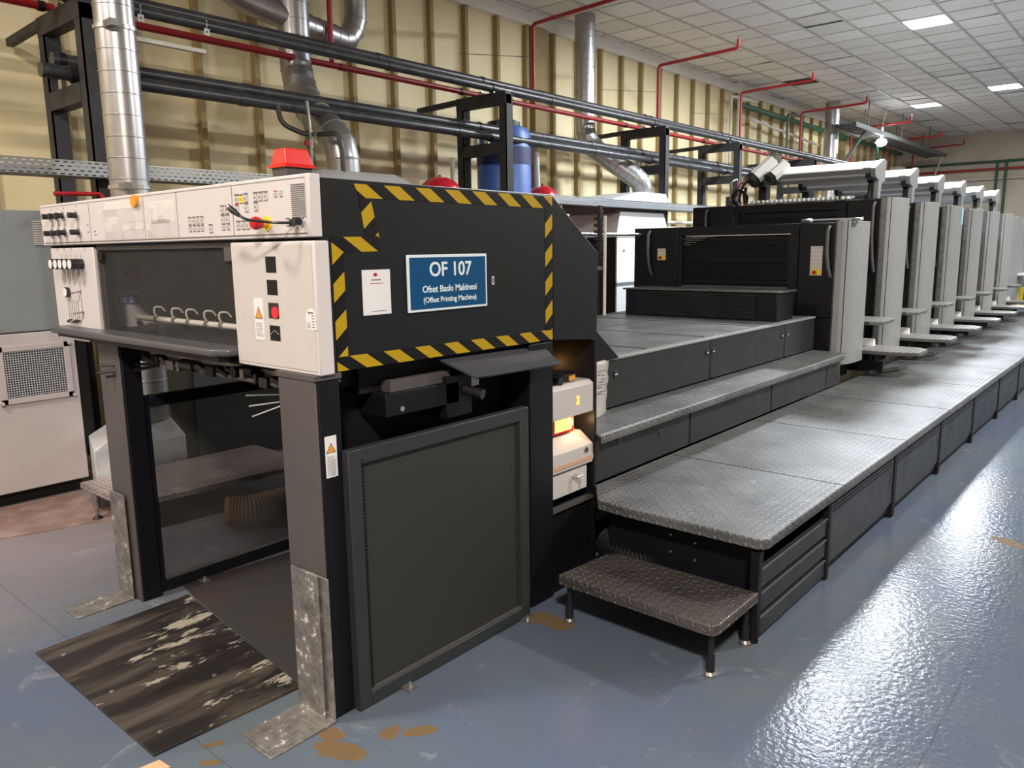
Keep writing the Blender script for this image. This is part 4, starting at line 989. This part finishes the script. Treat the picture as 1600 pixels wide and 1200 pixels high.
# feeder beyond the last unit
F = thing('feeder', (-3.2, 15.9, 0.45), 'grey feeder end of the press beyond the last printing unit, at the right edge', 'printing machine')
B(-4.1, -2.22, 15.26, 16.4, 0.455, 2.03).build('housing', COVER, F, 0.01)
B(-4.1, -2.22, 16.45, 17.6, 0.0, 2.0).build('feeder_housing', CABGREY, F, 0.01)
B(-2.222, -2.20, 16.5, 17.1, 0.47, 0.80).build('yellow_panel', YEL, F)
B(-2.222, -2.19, 17.15, 17.5, 0.5, 1.7).build('dark_column', DARK2, F)
MB().tube(smooth_path([(-2.15, 17.0, 1.5), (-2.10, 17.05, 1.3), (-2.15, 17.1, 1.15), (-2.05, 17.1, 1.0)], 0.06, 5), 0.02, 10).build('hose', WHITECAB, F)
B(-2.25, -1.65, 16.3, 16.9, 1.02, 1.06).build('side_table', WHITECAB, F, 0.005)

# ================================================================== WALKWAY PLATFORM
joints = [2.86, 3.80] + [3.80+1.13*k for k in range(1, 11)]
ordn = ['first', 'second', 'third', 'fourth', 'fifth', 'sixth', 'seventh', 'eighth', 'ninth', 'tenth', 'eleventh']
for k in range(len(joints)-1):
    y0, y1 = joints[k], joints[k+1]
    lab = 'diamond plate walkway platform section at the near end, above the low step' if k == 0 else ordn[k]+' diamond plate walkway platform section counting from the low step'
    W = thing('walkway_platform', (-1.6, (y0+y1)/2, 0), lab, 'platform', 'walkway platform sections along the press')
    if k == 0:
        pl = [(-2.095, 3.06), (-1.95, 2.872), (-1.80, 2.86), (-1.185, 2.86), (-1.155, 2.875), (-1.146, 2.90), (-1.146, y1-0.004), (-2.095, y1-0.004)]
    else:
        pl = [(-2.095, y0+0.004), (-1.146, y0+0.004), (-1.146, y1-0.004), (-2.095, y1-0.004)]
    MB().prism(pl, 'z', 0.405, 0.450).build('tread_plate', PLATE, W, 0.004)
    # skirt with louvre slots, or open rails on the first section
    if k == 0:
        for z in (0.315, 0.21, 0.105):
            B(-1.195, -1.172, 2.90, 3.66, z-0.085, z).build('skirt_rail', SIDEP, W, 0.003)
            B(-1.178, -1.168, 2.90, 3.66, z-0.006, z).build('rail_edge', MIDG, W)
        B(-1.95, -1.20, 2.965, 2.985, 0.03, 0.39).build('end_panel', DARK2, W, 0.003)
        for x, z in ((-1.62, 0.335), (-1.50, 0.325), (-1.62, 0.255), (-1.50, 0.245)): MB().cyl((x, 2.965, z), (x, 2.960, z), 0.006, 8).build('rivet', CHROME, W)
        B(-1.205, -1.170, 2.865, 2.90, 0.02, 0.39).build('leg', DARK2, W)
        lg = MB().cyl((-1.188, 2.882, 0.0), (-1.188, 2.882, 0.12), 0.020, 12).build('leveling_foot', INNER, W)
        B(-1.215, -1.165, 3.665, 3.70, 0.0, 0.39).build('leg', INNER, W)
        B(-2.06, -1.20, 3.00, 3.78, 0.36, 0.392).build('subframe', INNER, W)
    else:
        # panel modules are offset a little from the plate joints
        py0, py1 = y0-0.10, y1-0.135
        sk = MB().prism([(py0, 0.065), (py0+0.01, 0.385), (py1, 0.385), (py1, 0.095), (py1-0.2, 0.065)], 'x', -1.195, -1.175).build('skirt_panel', SKIRT, W, 0.003)
        sl = MB()
        for j in range(3): sl.box(-1.176, -1.1735, py0+0.05, py1-0.05, 0.362-j*0.020, 0.371-j*0.020)
        for j in range(4): sl.box(-1.176, -1.1735, py1-0.075, py1-0.045, 0.275-j*0.020, 0.283-j*0.020)
        sl.build('louvre_slots', INNER, sk)
        B(-1.225, -1.170, y1-0.13, y1-0.075, 0.0, 0.39).build('leg', INNER, W)
        B(-1.21, -1.19, y0-0.08, y1-0.13, 0.03, 0.07).build('kick_rail', INNER, W)
        B(-2.06, -1.20, y0+0.03, y1-0.05, 0.36, 0.392).build('subframe', INNER, W)
# corrugated hose under the first section
q, rr = duct_path([(-2.02, 3.05, 0.20), (-1.85, 3.02, 0.14), (-1.62, 3.06, 0.20)], 0.075, 0.022, 0.1)
tag(MB().tube(q, 0.075, 16, rad=[a+(0.006 if i % 2 else 0) for i, a in enumerate(rr)]).build('flexible_hose', INNER), 'black corrugated hose lying in the dark under the walkway end', 'hose')
# low step
T = thing('access_step', (-1.53, 2.68, 0), 'low diamond plate step on adjustable legs before the walkway', 'step')
MB().prism([(-1.90, 2.500), (-1.21, 2.484), (-1.180, 2.492), (-1.168, 2.515), (-1.168, 2.865), (-1.82, 2.862), (-1.87, 2.82)], 'z', 0.182, 0.226).build('tread_plate', PLATED, T, 0.004)
for x, y in ((-1.205, 2.531), (-1.872, 2.545), (-1.205, 2.84), (-1.80, 2.83)):
    l = MB().cyl((x, y, 0.075), (x, y, 0.185), 0.011, 10).build('leg', BLACKP, T)
    MB().cyl((x, y, 0.022), (x, y, 0.085), 0.017, 12).build('thread_sleeve', BLACKP, l)
    MB().lathe((x, y, 0.0), [(0.024, 0), (0.024, 0.012), (0.014, 0.024)], 12).build('foot', STEEL, l)
MB().cyl((-1.872, 2.545, 0.182), (-1.80, 2.80, 0.165), 0.008, 8).build('brace', BLACKP, T)

# plastic bag hanging on the side of the base
random.seed(2)
bv, nb_ = [], 14
for i in range(nb_+1):
    for j in range(9):
        t_ = j/8; zz = 1.005-i/nb_*0.36; yy = 3.22+t_*(0.31-0.03*i/nb_)
        bulge = math.sin(PI*t_)*0.045*(0.4+0.6*i/nb_)+random.uniform(-0.006, 0.006)
        bv.append((-2.335+bulge, yy, zz))
bf = [(i*9+j, i*9+j+1, (i+1)*9+j+1, (i+1)*9+j) for i in range(nb_) for j in range(8)]
bag = MB().add(bv, bf).build('plastic_bag', BAGM, None, sharp=60)
so = bag.modifiers.new('thick', 'SOLIDIFY'); so.thickness = 0.002
tag(bag, 'crumpled clear plastic bag hanging beside the tower above the narrow step', 'bag')
mb = MB()
for z, a, b_ in ((0.955, 3.16, 3.27), (0.93, 3.19, 3.25), (0.912, 3.19, 3.26), (0.896, 3.18, 3.25), (0.88, 3.16, 3.28), (0.845, 3.16, 3.29)):
    mb.box(-2.289, -2.286, a+0.20, b_+0.17, z, z+0.004)
mb.build('bag_print', INK, bag)

# ================================================================== LEFT BACKGROUND: CABINETS, HOODS, DUCTS
C1 = thing('control_cabinet', (-5.9, 1.0, 0), 'large two-tone cabinet with mesh vent at the left edge', 'cabinet')
B(-6.35, -5.62, -0.6, 2.03, 0.08, 1.88).build('body', CABGREY, C1, 0.008)
B(-5.62, -5.60, -0.6, 2.03, 1.118, 1.88).build('upper_door', CABGREY, C1, 0.004)
B(-5.62, -5.60, -0.6, 2.03, 0.09, 1.110).build('lower_door', PINKW, C1, 0.004)
B(-6.3, -5.66, -0.55, 2.0, 0.0, 0.08).build('plinth', INNER, C1)
B(-5.635, -5.605, 2.03, 2.10, 0.30, 1.10).build('dark_gap_strip', INNER, C1)  # black strip standing in for the shaded gap past the cabinet end
vf = MB(); vy0, vy1, vz0, vz1 = 1.565, 1.99, 0.665, 1.035
vf.box(-5.60, -5.585, vy0, vy1, vz1-0.035, vz1).box(-5.60, -5.585, vy0, vy1, vz0, vz0+0.035).box(-5.60, -5.585, vy0, vy0+0.035, vz0, vz1).box(-5.60, -5.585, vy1-0.035, vy1, vz0, vz1)
vf = vf.build('vent_frame', PINKW, C1, 0.002)
B(-5.5995, -5.5975, vy0+0.035, vy1-0.035, vz0+0.035, vz1-0.035).build('vent_backing', INNER, vf)
B(-5.593, -5.592, vy0+0.035, vy1-0.035, vz0+0.035, vz1-0.035).build('vent_mesh', VENTM, vf)
for y_, z_ in ((vy0, vz0+0.01), (vy1, vz0+0.01), (vy0, vz1-0.01), (vy1, vz1-0.01)): MB().cyl((-5.60, y_, z_), (-5.575, y_, z_), 0.012, 12).build('thumb_screw', PINKW, vf)
lv = MB()
for k in range(14): lv.box(-5.60, -5.590, 1.855, 1.975, 1.665+k*0.011, 1.672+k*0.011)
lv.build('louvre', CREAMBOX, C1)

# floor hood with duct 1 and platform on the far side
P = thing('walkway_platform', (-4.78, 2.6, 0), 'low diamond plate platform behind the far post, beside the cabinets', 'platform')
PLW = plate_mat('pinkish_worn_plate', (0.30, 0.25, 0.235), 0.032, 0.25)
MB().prism([(-5.10, 1.79), (-4.60, 1.79), (-4.42, 1.87), (-4.36, 3.0), (-5.10, 3.0)], 'z', 0.165, 0.20).build('tread_plate', PLW, P, 0.003)
for x, y in ((-4.90, 1.80), (-4.52, 1.90), (-4.90, 2.9), (-4.45, 2.9)):
    l = MB().cyl((x, y, 0.07), (x, y, 0.17), 0.022, 12).build('leg', STEEL, P)
    MB().cyl((x, y, 0.02), (x, y, 0.08), 0.010, 10).build('thread', STEEL, l)
    MB().lathe((x, y, 0), [(0.032, 0), (0.030, 0.012), (0.012, 0.028)], 14).build('foot', BLACKP, l)
HL = thing('floor_hood', (-5.28, 2.2, 0), 'low sheet metal hood at the foot of the left duct', 'extractor hood')
MB().frust([(-5.62, 2.06, 0.0), (-5.12, 1.90, 0.0), (-5.12, 2.50, 0.0), (-5.62, 2.50, 0.0)], [(-5.62, 2.06, 0.37), (-5.12, 1.90, 0.37), (-5.12, 2.50, 0.37), (-5.62, 2.50, 0.37)]).build('hood_base', HOODM, HL, 0.003)
MB().frust([(-5.62, 2.06, 0.37), (-5.12, 1.90, 0.37), (-5.12, 2.50, 0.37), (-5.62, 2.50, 0.37)], [(-5.40, 2.15, 0.50), (-5.14, 2.13, 0.50), (-5.14, 2.42, 0.50), (-5.40, 2.42, 0.50)]).build('hood_top', HOODM, HL, 0.003)
def duct(name, pts, r, label, step=0.13, bend=0.25, collars=()):
    t = thing(name, pts[0], label, 'duct')
    q, rr = duct_path(pts, r, step, bend)
    MB().tube(q, r, 28, rad=rr).build('duct_pipe', GALV, t, sharp=50)
    for c in collars:
        MB().cyl((c[0], c[1], c[2]-0.012), (c[0], c[1], c[2]+0.012), r+0.010, 28).build('collar', CHROME, t)
        B(c[0]+r*0.6, c[0]+r+0.06, c[1]-r*0.7-0.02, c[1]-r*0.7+0.02, c[2]-0.02, c[2]+0.02).build('clamp_lug', STEEL, t)
    return t
duct('air_duct', [(-5.22, 2.325, 0.50), (-5.22, 2.325, 4.86)], 0.118, 'straight silver spiral duct rising at the left beside the rack post', collars=((-5.22, 2.325, 2.02), (-5.22, 2.325, 2.98)))
duct('air_duct', [(-5.97, 4.62, 2.26), (-5.97, 4.61, 2.56), (-6.70, 4.67, 3.10), (-6.70, 4.67, 4.86)], 0.150, 'silver duct bending down to the hood behind the control panel', 0.15, 0.36)
t = duct('air_duct', [(-6.70, 4.72, 3.76), (-6.85, 5.42, 3.74), (-6.85, 5.55, 3.95), (-6.85, 5.55, 4.86)], 0.115, 'short silver branch duct with an elbow joining the middle duct', 0.12, 0.18)
duct('air_duct', [(-6.70, 4.62, 3.78), (-6.85, 4.20, 3.90), (-6.90, 3.75, 4.15), (-6.90, 3.6, 4.86)], 0.115, 'silver branch duct leaving the middle duct up to the left', 0.12, 0.18)
duct('air_duct', [(-6.15, 10.18, 2.34), (-6.15, 10.12, 2.55), (-6.86, 9.70, 3.12), (-6.86, 9.70, 4.86)], 0.148, 'silver duct behind the press that drops from the ceiling tiles to the white cabinet', 0.10, 0.25)
# cabinet and hood behind the delivery
C2 = thing('dryer_cabinet', (-5.9, 4.5, 0), 'dark cabinet behind the delivery carrying a pale sheet metal hood', 'cabinet')
B(-6.4, -5.45, 3.9, 5.2, 0.0, 1.95).build('body', CABGREY, C2, 0.006)
MB().frust([(-6.4, 3.9, 1.95), (-5.45, 3.9, 1.95), (-5.45, 5.2, 1.95), (-6.4, 5.2, 1.95)], [(-6.4, 3.88, 2.12), (-5.40, 3.88, 2.12), (-5.40, 5.15, 2.12), (-6.4, 5.15, 2.12)]).build('hood_base', HOODM, C2)
MB().frust([(-6.4, 3.88, 2.12), (-5.40, 3.88, 2.12), (-5.40, 5.15, 2.12), (-6.4, 5.15, 2.12)], [(-6.22, 4.3, 2.30), (-5.72, 4.22, 2.30), (-5.72, 5.02, 2.30), (-6.22, 5.02, 2.30)]).build('hood_top', HOODM, C2, 0.003)
tag(B(-6.3, -5.5, 2.78, 3.80, 0.0, 1.50).build('electrical_cabinet', paint('dull_cabinet', (0.055, 0.055, 0.052), 0.45, dirt=0.1), None, 0.008), 'dull dark grey cabinet seen through the far mesh guard, right of the low hood', 'cabinet')
# white cabinet with hood behind the press
C3 = thing('dryer_cabinet', (-6.2, 9.6, 0), 'white cabinet with a tapered grey hood seen past the delivery slope', 'cabinet')
B(-6.75, -5.82, 8.95, 10.32, 0.0, 1.74).build('body', DARK, C3, 0.006)  # sides of the white cabinet, their shade put into a dark colour
B(-5.82, -5.80, 8.96, 10.32, 1.13, 1.735).build('upper_door', WHITECAB, C3)
B(-5.82, -5.80, 8.96, 10.32, 0.0, 1.08).build('lower_door', WHITECAB, C3)
B(-5.82, -5.803, 8.96, 10.32, 1.08, 1.13).build('door_gap', CABGREY, C3)
MB().cyl((-5.80, 9.12, 1.56), (-5.79, 9.12, 1.56), 0.018, 10).build('lock', INK, C3)
MB().frust([(-6.80, 8.92, 1.74), (-5.79, 8.92, 1.74), (-5.79, 10.34, 1.74), (-6.80, 10.34, 1.74)], [(-6.70, 9.12, 2.08), (-5.86, 9.12, 2.08), (-5.86, 10.28, 2.08), (-6.70, 10.28, 2.08)]).build('hood_base', HOODM, C3, 0.003)
MB().frust([(-6.85, 8.75, 2.22), (-5.80, 8.75, 2.22), (-5.80, 10.34, 2.22), (-6.85, 10.34, 2.22)], [(-6.45, 9.6, 2.36), (-5.86, 9.6, 2.36), (-5.86, 10.33, 2.36), (-6.45, 10.33, 2.36)]).build('hood_top', HOODM, C3, 0.003)
B(-6.75, -5.85, 9.0, 10.3, 2.08, 2.22).build('hood_neck', POST, C3)
# tank, vessels, pale pipes
TK = thing('water_tank', (-6.45, 7.45, 0), 'tall blue cylindrical tank with a navy band behind the rack tower', 'tank')
MB().lathe((-6.45, 7.42, 0), [(0.30, 0), (0.33, 0.05), (0.33, 2.95), (0.29, 3.03), (0.18, 3.07), (0.06, 3.08)], 40).build('shell', BLUE, TK)
MB().lathe((-6.45, 7.42, 2.60), [(0.335, 0), (0.335, 0.20), (0.33, 0.201)], 40).build('band', NAVY, TK)
MB().lathe((-6.45, 7.42, 3.04), [(0.17, 0), (0.20, 0.01), (0.20, 0.07), (0.12, 0.10)], 24).build('cap', BLACKP, TK)
for (xx, yy, rr_, lab) in ((-6.3, 6.17, 0.23, 'red domed pressure vessel showing above the hazard tape'), (-6.3, 7.98, 0.20, 'red domed pressure vessel to the right of the blue tank')):
    v_ = thing('pressure_vessel', (xx, yy, 0), lab, 'pressure vessel')
    MB().lathe((xx, yy, 0), [(rr_*0.8, 0), (rr_, 0.1), (rr_, 2.22)]+[(rr_*math.cos(a), 2.22+0.17*math.sin(a)) for a in (0.3, 0.6, 0.9, 1.2, 1.45)], 32).build('shell', REDV, v_)
    MB().cyl((xx, yy, 2.38), (xx, yy, 2.41), 0.012, 10).build('valve', BLACKP, v_)
tag(MB().tube(smooth_path([(-6.30, 7.62, 2.85), (-6.30, 7.86, 2.83), (-6.30, 7.90, 2.1)], 0.08, 6), 0.035, 12).build('tank_pipe', PIPEW), 'pale elbow pipe coming off the blue tank', 'pipe')
tag(MB().cyl((-6.62, 6.70, 0.0), (-6.62, 6.70, 2.66), 0.03, 12).build('stand_pipe', PIPEW), 'pale upright pipe left of the blue tank', 'pipe')
for k, (z, lab) in enumerate(((2.03, 'upper pale wall pipe under the cable tray'), (1.93, 'second pale wall pipe under the cable tray'), (1.83, 'lowest pale wall pipe under the cable tray'))):
    tag(MB().cyl((-7.0, 7.0, z), (-7.0, 15.0, z), 0.030, 12).build('wall_pipe', PIPEW), lab, 'pipe')
# cable tray
CT = thing('cable_tray', (-5.72, 5.0, 2.1), 'long perforated grey cable tray running level behind the machine', 'cable tray')
B(-5.752, -5.748, -1.0, 16.0, 2.125, 2.222).build('tray_side', TRAYM, CT)
B(-5.95, -5.948, -1.0, 16.0, 2.125, 2.20).build('tray_side', TRAYM, CT)
B(-5.95, -5.75, -1.0, 16.0, 2.122, 2.127).build('tray_bottom', CONDUIT, CT)
B(-5.757, -5.746, -1.0, 16.0, 2.219, 2.226).build('tray_rim', CHROME, CT)
random.seed(9)
for k in range(4):
    pts = [(-5.80-0.03*k+random.uniform(-0.01, 0.01), -0.8+i*1.0, 2.14+random.uniform(0, 0.03)) for i in range(17)]
    MB().tube(pts, 0.011, 6).build('cable', BLACKP if k % 2 else CONDUIT, CT)
# rack towers
YT = (2.405, 6.844, 10.375, 12.865, 16.4, 19.9)
tl = ['leftmost dark steel rack tower beside the straight duct', 'dark steel rack tower in front of the blue tank', 'third dark steel rack tower, past the bent duct', 'fourth dark steel rack tower above the low printing unit',
      'fifth dark steel rack tower, above the tall units', 'farthest dark steel rack tower near the end wall']
for k, yt in enumerate(YT):
    R_ = thing('pipe_rack', (-6.25, yt, 0), tl[k], 'pipe rack', 'steel towers carrying the pipes')
    for x in (-5.955, -6.62):
        p = MB(); p.box(x-0.05, x+0.05, yt-0.008, yt+0.004, 0, 3.30); p.box(x-0.05, x-0.042, yt, yt+0.11, 0, 3.30); p.box(x+0.042, x+0.05, yt-0.008, yt+0.11, 0, 3.30)
        p.build('post', RACK, R_)
    B(-6.67, -5.905, yt-0.012, yt+0.09, 3.20, 3.33).build('crossbeam', RACK, R_)
    B(-6.57, -6.005, yt-0.012, yt+0.09, 2.66, 2.79).build('crossbeam', RACK, R_)
    MB().beam((-6.6, yt+0.02, 3.30), (-7.35, yt+0.02, 3.28), 0.05, 0.06).build('wall_arm', RACK, R_)
    for x in (-6.22, -6.38): B(x-0.03, x+0.03, yt, yt+0.03, 2.79, 2.86).build('pipe_saddle', CHROME, R_)
    for x in (-6.12, -6.30): B(x-0.03, x+0.03, yt, yt+0.03, 3.33, 3.37).build('pipe_saddle', CHROME, R_)
# pipes along the rack
def longpipe(x, z, r, y0, y1, label, m=PIPE, joints_=True, cap=False):
    t = thing('long_pipe', (x, y0, z), label, 'pipe')
    MB().cyl((x, y0, z), (x, y1, z), r, 20).build('pipe', m, t)
    y = y0+1.55
    while joints_ and y < y1-0.2:
        MB().cyl((x, y-0.04, z), (x, y+0.04, z), r+0.005, 20).build('sleeve', m, t); y += 2.6
    for yt in YT:
        if y0 < yt < y1: MB().cyl((x, yt-0.015, z), (x, yt+0.03, z), r+0.008, 14).build('clamp', BLACKP, t)
    return t
longpipe(-6.12, 3.385, 0.044, 1.2, 24, 'upper front black pipe on top of the rack towers')
longpipe(-6.27, 3.478, 0.044, 1.2, 24, 'upper rear black pipe on top of the rack towers')
for y_, z_, lab in ((2.90, 3.30, 'left one of two small white paper tags hanging under the upper black pipes'), (3.42, 3.30, 'right one of two small white paper tags hanging under the upper black pipes')):
    pt = B(-6.076, -6.073, y_-0.02, y_+0.025, z_, z_+0.05).build('pipe_tag', PAPER); tag(pt, lab, 'tag')
    B(-6.0735, -6.072, y_-0.006, y_+0.010, z_+0.018, z_+0.034).build('tag_print', INK, pt)
    MB().tube([(-6.075, y_, z_+0.05), (-6.078, y_+0.01, z_+0.085), (-6.085, y_+0.01, z_+0.12)], 0.003, 6).build('tag_string', PAPER, pt)
longpipe(-6.16, 2.868, 0.050, 2.206, 15.5, 'lower front black pipe through the rack towers')
longpipe(-6.33, 2.985, 0.050, 2.349, 15.5, 'lower rear black pipe through the rack towers')
longpipe(-6.60, 3.41, 0.030, 1.0, 26, 'long red sprinkler main beside the upper black pipes', REDP)
# hoses dropping from the lower pipes
for k, (pts, mm, lab) in enumerate((([(-6.13, 4.06, 2.86), (-6.10, 4.07, 2.70), (-6.0, 4.22, 2.62), (-5.95, 4.30, 2.62)], PIPE, 'black hose looping from the lower pipe to the valve'),
                                  ([(-6.0, 4.27, 2.90), (-5.97, 4.27, 2.70), (-5.97, 4.27, 2.10)], STEEL, 'thin steel pipe with a red valve dropping behind the warning box'),
                                  ([(-5.95, 4.34, 2.62), (-5.75, 4.40, 2.62), (-5.72, 4.42, 2.50), (-5.72, 4.42, 2.25)], PIPE, 'black hose dropping to the pale hood'))):
    h = MB().tube(smooth_path(pts, 0.10, 6), 0.022 if k != 1 else 0.016, 12).build('drop_hose', mm); tag(h, lab, 'hose')
    if k == 1:
        MB().cyl((-5.97, 4.24, 2.52), (-5.97, 4.24, 2.56), 0.03, 12).build('valve_wheel', REDP, h)
        B(-5.99, -5.95, 4.25, 4.29, 2.50, 2.65).build('valve_body', STEEL, h)
# red sprinkler arms
sl_ = ['first red sprinkler arm, cut by the top edge', 'red sprinkler arm above the middle of the cream wall', 'red sprinkler arm left of the ceiling grille', 'red sprinkler arm in front of the pale vertical duct',
       'red sprinkler arm just right of the hanging bulb', 'red sprinkler arm second from the end wall', 'red sprinkler arm nearest the end wall']
ys_ = [8.216, 11.373, 14.404, 17.43, 20.8, 24.0, 26.6]
for k, y in enumerate(ys_):
    A = thing('sprinkler_arm', (-6.62, y, 3.41), sl_[k], 'sprinkler pipe', 'red sprinkler arms reaching from the wall')
    MB().tube(smooth_path([(-6.62, y, 3.42), (-6.62, y, 4.42), (-5.25, y-0.1, 4.44), (-5.25, y-0.1, 4.56)], 0.05, 5), 0.024, 12).build('arm', REDP, A)
    MB().lathe((-5.25, y-0.1, 4.56), [(0.018, 0), (0.014, 0.03), (0.026, 0.035), (0.020, 0.042)], 12).build('sprinkler_head', CHROME, A)
    MB().cyl((-6.62, y, 3.38), (-6.62, y, 3.47), 0.038, 12).build('tee', REDP, A)
    MB().cyl((-6.62, y, 4.02), (-7.29, y-0.66, 4.06), 0.004, 6).build('tie_wire', CONDUIT, A)
A = tag(MB().tube([(-6.62, 5.04, 3.42), (-6.62, 5.04, 4.86)], 0.026, 12).build('riser_pipe', REDP), 'red vertical pipe rising in front of the middle duct', 'pipe')
A = tag(MB().tube(smooth_path([(-5.45, 1.95, 1.98), (-5.45, 2.24, 1.99), (-5.45, 2.26, 1.85), (-5.68, 2.26, 1.80), (-5.68, 2.26, 0.0)], 0.03, 4), 0.014, 10).build('red_pipe', REDP), 'short red elbow pipe above the left end of the control panel', 'pipe')
# slotted channel and tag strips near the straight duct
tag(B(-6.02, -5.98, 2.50, 3.35, 3.135, 3.165).build('slotted_channel', PIPEW), 'short slotted steel channel behind the straight duct, under the red main', 'bracket')

# ================================================================== FAR BACKGROUND
FD = duct('air_duct', [(-6.6, 19.3, 2.0), (-6.6, 19.3, 4.86)], 0.16, 'pale vertical duct near the far end reaching the ceiling', 0.4)
tag(MB().cyl((-7.2, 15.6, 4.43), (-7.2, 27.5, 4.40), 0.058, 14).build('green_pipe', GREENP), 'thick green pipe high on the cream wall', 'pipe')
tag(MB().cyl((-7.15, 16.0, 4.20), (-7.15, 20.0, 4.02), 0.03, 10).build('conduit_pipe', PIPEW), 'pale thin conduit below the green pipe', 'pipe')
for k, (y_, lab) in enumerate(((15.0, 'first thin pale riser beside the green pipe'), (15.35, 'second thin pale riser beside the green pipe'), (17.9, 'thin grey riser left of the far duct'))):
    tag(MB().tube(smooth_path([(-7.1, y_, 3.2), (-7.1, y_, 4.5), (-7.1, y_+0.9, 4.55)], 0.08, 4), 0.028, 10).build('riser_pipe', PIPEW if k < 2 else CONDUIT), lab, 'pipe')
HT = thing('hanging_tray', (-6.1, 22.8, 4.0), 'grey suspended cable ladder hanging from the ceiling at the far end', 'cable tray')
for x in (-6.35, -5.85): B(x-0.02, x+0.02, 18.6, 27.2, 4.18, 4.28).build('side_rail', CONDUIT, HT)
mb = MB()
for k in range(34): mb.box(-6.35, -5.85, 18.8+k*0.25, 18.84+k*0.25, 4.20, 4.22)
mb.build('rungs', CONDUIT, HT)
for k in range(6): MB().cyl((-6.35 if k % 2 else -5.85, 19.5+k*1.4, 4.25), (-6.35 if k % 2 else -5.85, 19.5+k*1.4, 4.87), 0.012, 6).build('hanger_rod', CONDUIT, HT)
for k in range(5): MB().cyl((-6.28+k*0.09, 18.7, 4.26), (-6.28+k*0.09, 27.0, 4.26), 0.03, 8).build('cable', LAG, HT)
for k, (a, b_, lab) in enumerate((((-6.6, 19.5, 3.1), (-6.0, 19.8, 4.2), 'dark slanting strut beside the far duct'), ((-6.1, 21.5, 3.0), (-5.95, 20.6, 4.05), 'green slanting hose left of the bulb'), ((-5.9, 27.0, 4.19), (-6.4, 27.88, 3.3), 'pale slanting strut by the end wall'))):
    tag(MB().cyl(a, b_, 0.04 if k == 0 else 0.025, 10).build('slanting_pipe', (CONDUIT, GREENP, PIPEW)[k]), lab, 'pipe')
# hanging bulb
BL = thing('hanging_lamp', (-5.83, 20.7, 4.87), 'glowing bare bulb hanging on a wire at the far end', 'lamp')
MB().cyl((-5.79, 20.7, 4.87), (-5.88, 20.7, 4.38), 0.006, 6).build('wire', PIPEW, BL)
MB().cyl((-5.88, 20.7, 4.38), (-5.88, 20.7, 4.12), 0.03, 12).build('socket', WHITETRIM, BL)
MB().lathe((-5.88, 20.7, 3.96), [(0.02, -0.03), (0.10, 0.01), (0.13, 0.07), (0.10, 0.13), (0.03, 0.17)], 20).build('bulb', BULB, BL)
l = bpy.data.lights.new('bulb_light', 'POINT'); l.energy = 14; l.color = (0.92, 0.97, 1.0); l.shadow_soft_size = 0.08
o = bpy.data.objects.new('bulb_light', l); COL.objects.link(o); o.parent = BL; o.location = (-0.05, -0.12, -0.86)
# end wall pipes
for z, r_, m_, lab in ((4.0, 0.035, GREENP, 'upper green pipe along the end wall'), (3.78, 0.035, REDP, 'red pipe along the end wall'), (3.50, 0.03, PIPEW, 'thin pale pipe along the end wall')):
    tag(MB().cyl((-7.3, 27.75, z), (6, 27.75, z), r_, 12).build('wall_pipe', m_), lab, 'pipe')
for k, x in enumerate((-4.55, -4.32)):
    tag(MB().cyl((x, 27.7, 0.8), (x, 27.7, 4.02), 0.04, 10).build('wall_pipe', GREENP), ('left' if k == 0 else 'right')+' of the two upright green pipes on the end wall', 'pipe')
tag(B(-7.1, -6.75, 26.0, 26.4, 0, 3.9).build('steel_column', PIPEW), 'tan steel column before the end wall', 'column')
# brown corrugated hose and small things seen through the far guard
q, rr = duct_path([(-4.25, 3.15, 0.12), (-4.05, 2.8, 0.10), (-4.0, 2.35, 0.11), (-4.1, 2.2, 0.12)], 0.08, 0.018, 0.15)
tag(MB().tube(q, 0.08, 16, rad=[a+(0.003 if i % 2 else 0) for i, a in enumerate(rr)]).build('flexible_hose', TANHOSE), 'brown corrugated hose on the floor behind the far mesh guard', 'hose')
# scrap of pink card at the bottom edge
tag(MB().prism([(-2.345, 0.90), (-2.27, 0.90), (-2.275, 0.968), (-2.335, 0.962)], 'z', 0.0, 0.003).build('card_scrap', ORCH), 'scrap of orange card on the floor at the bottom edge', 'card')
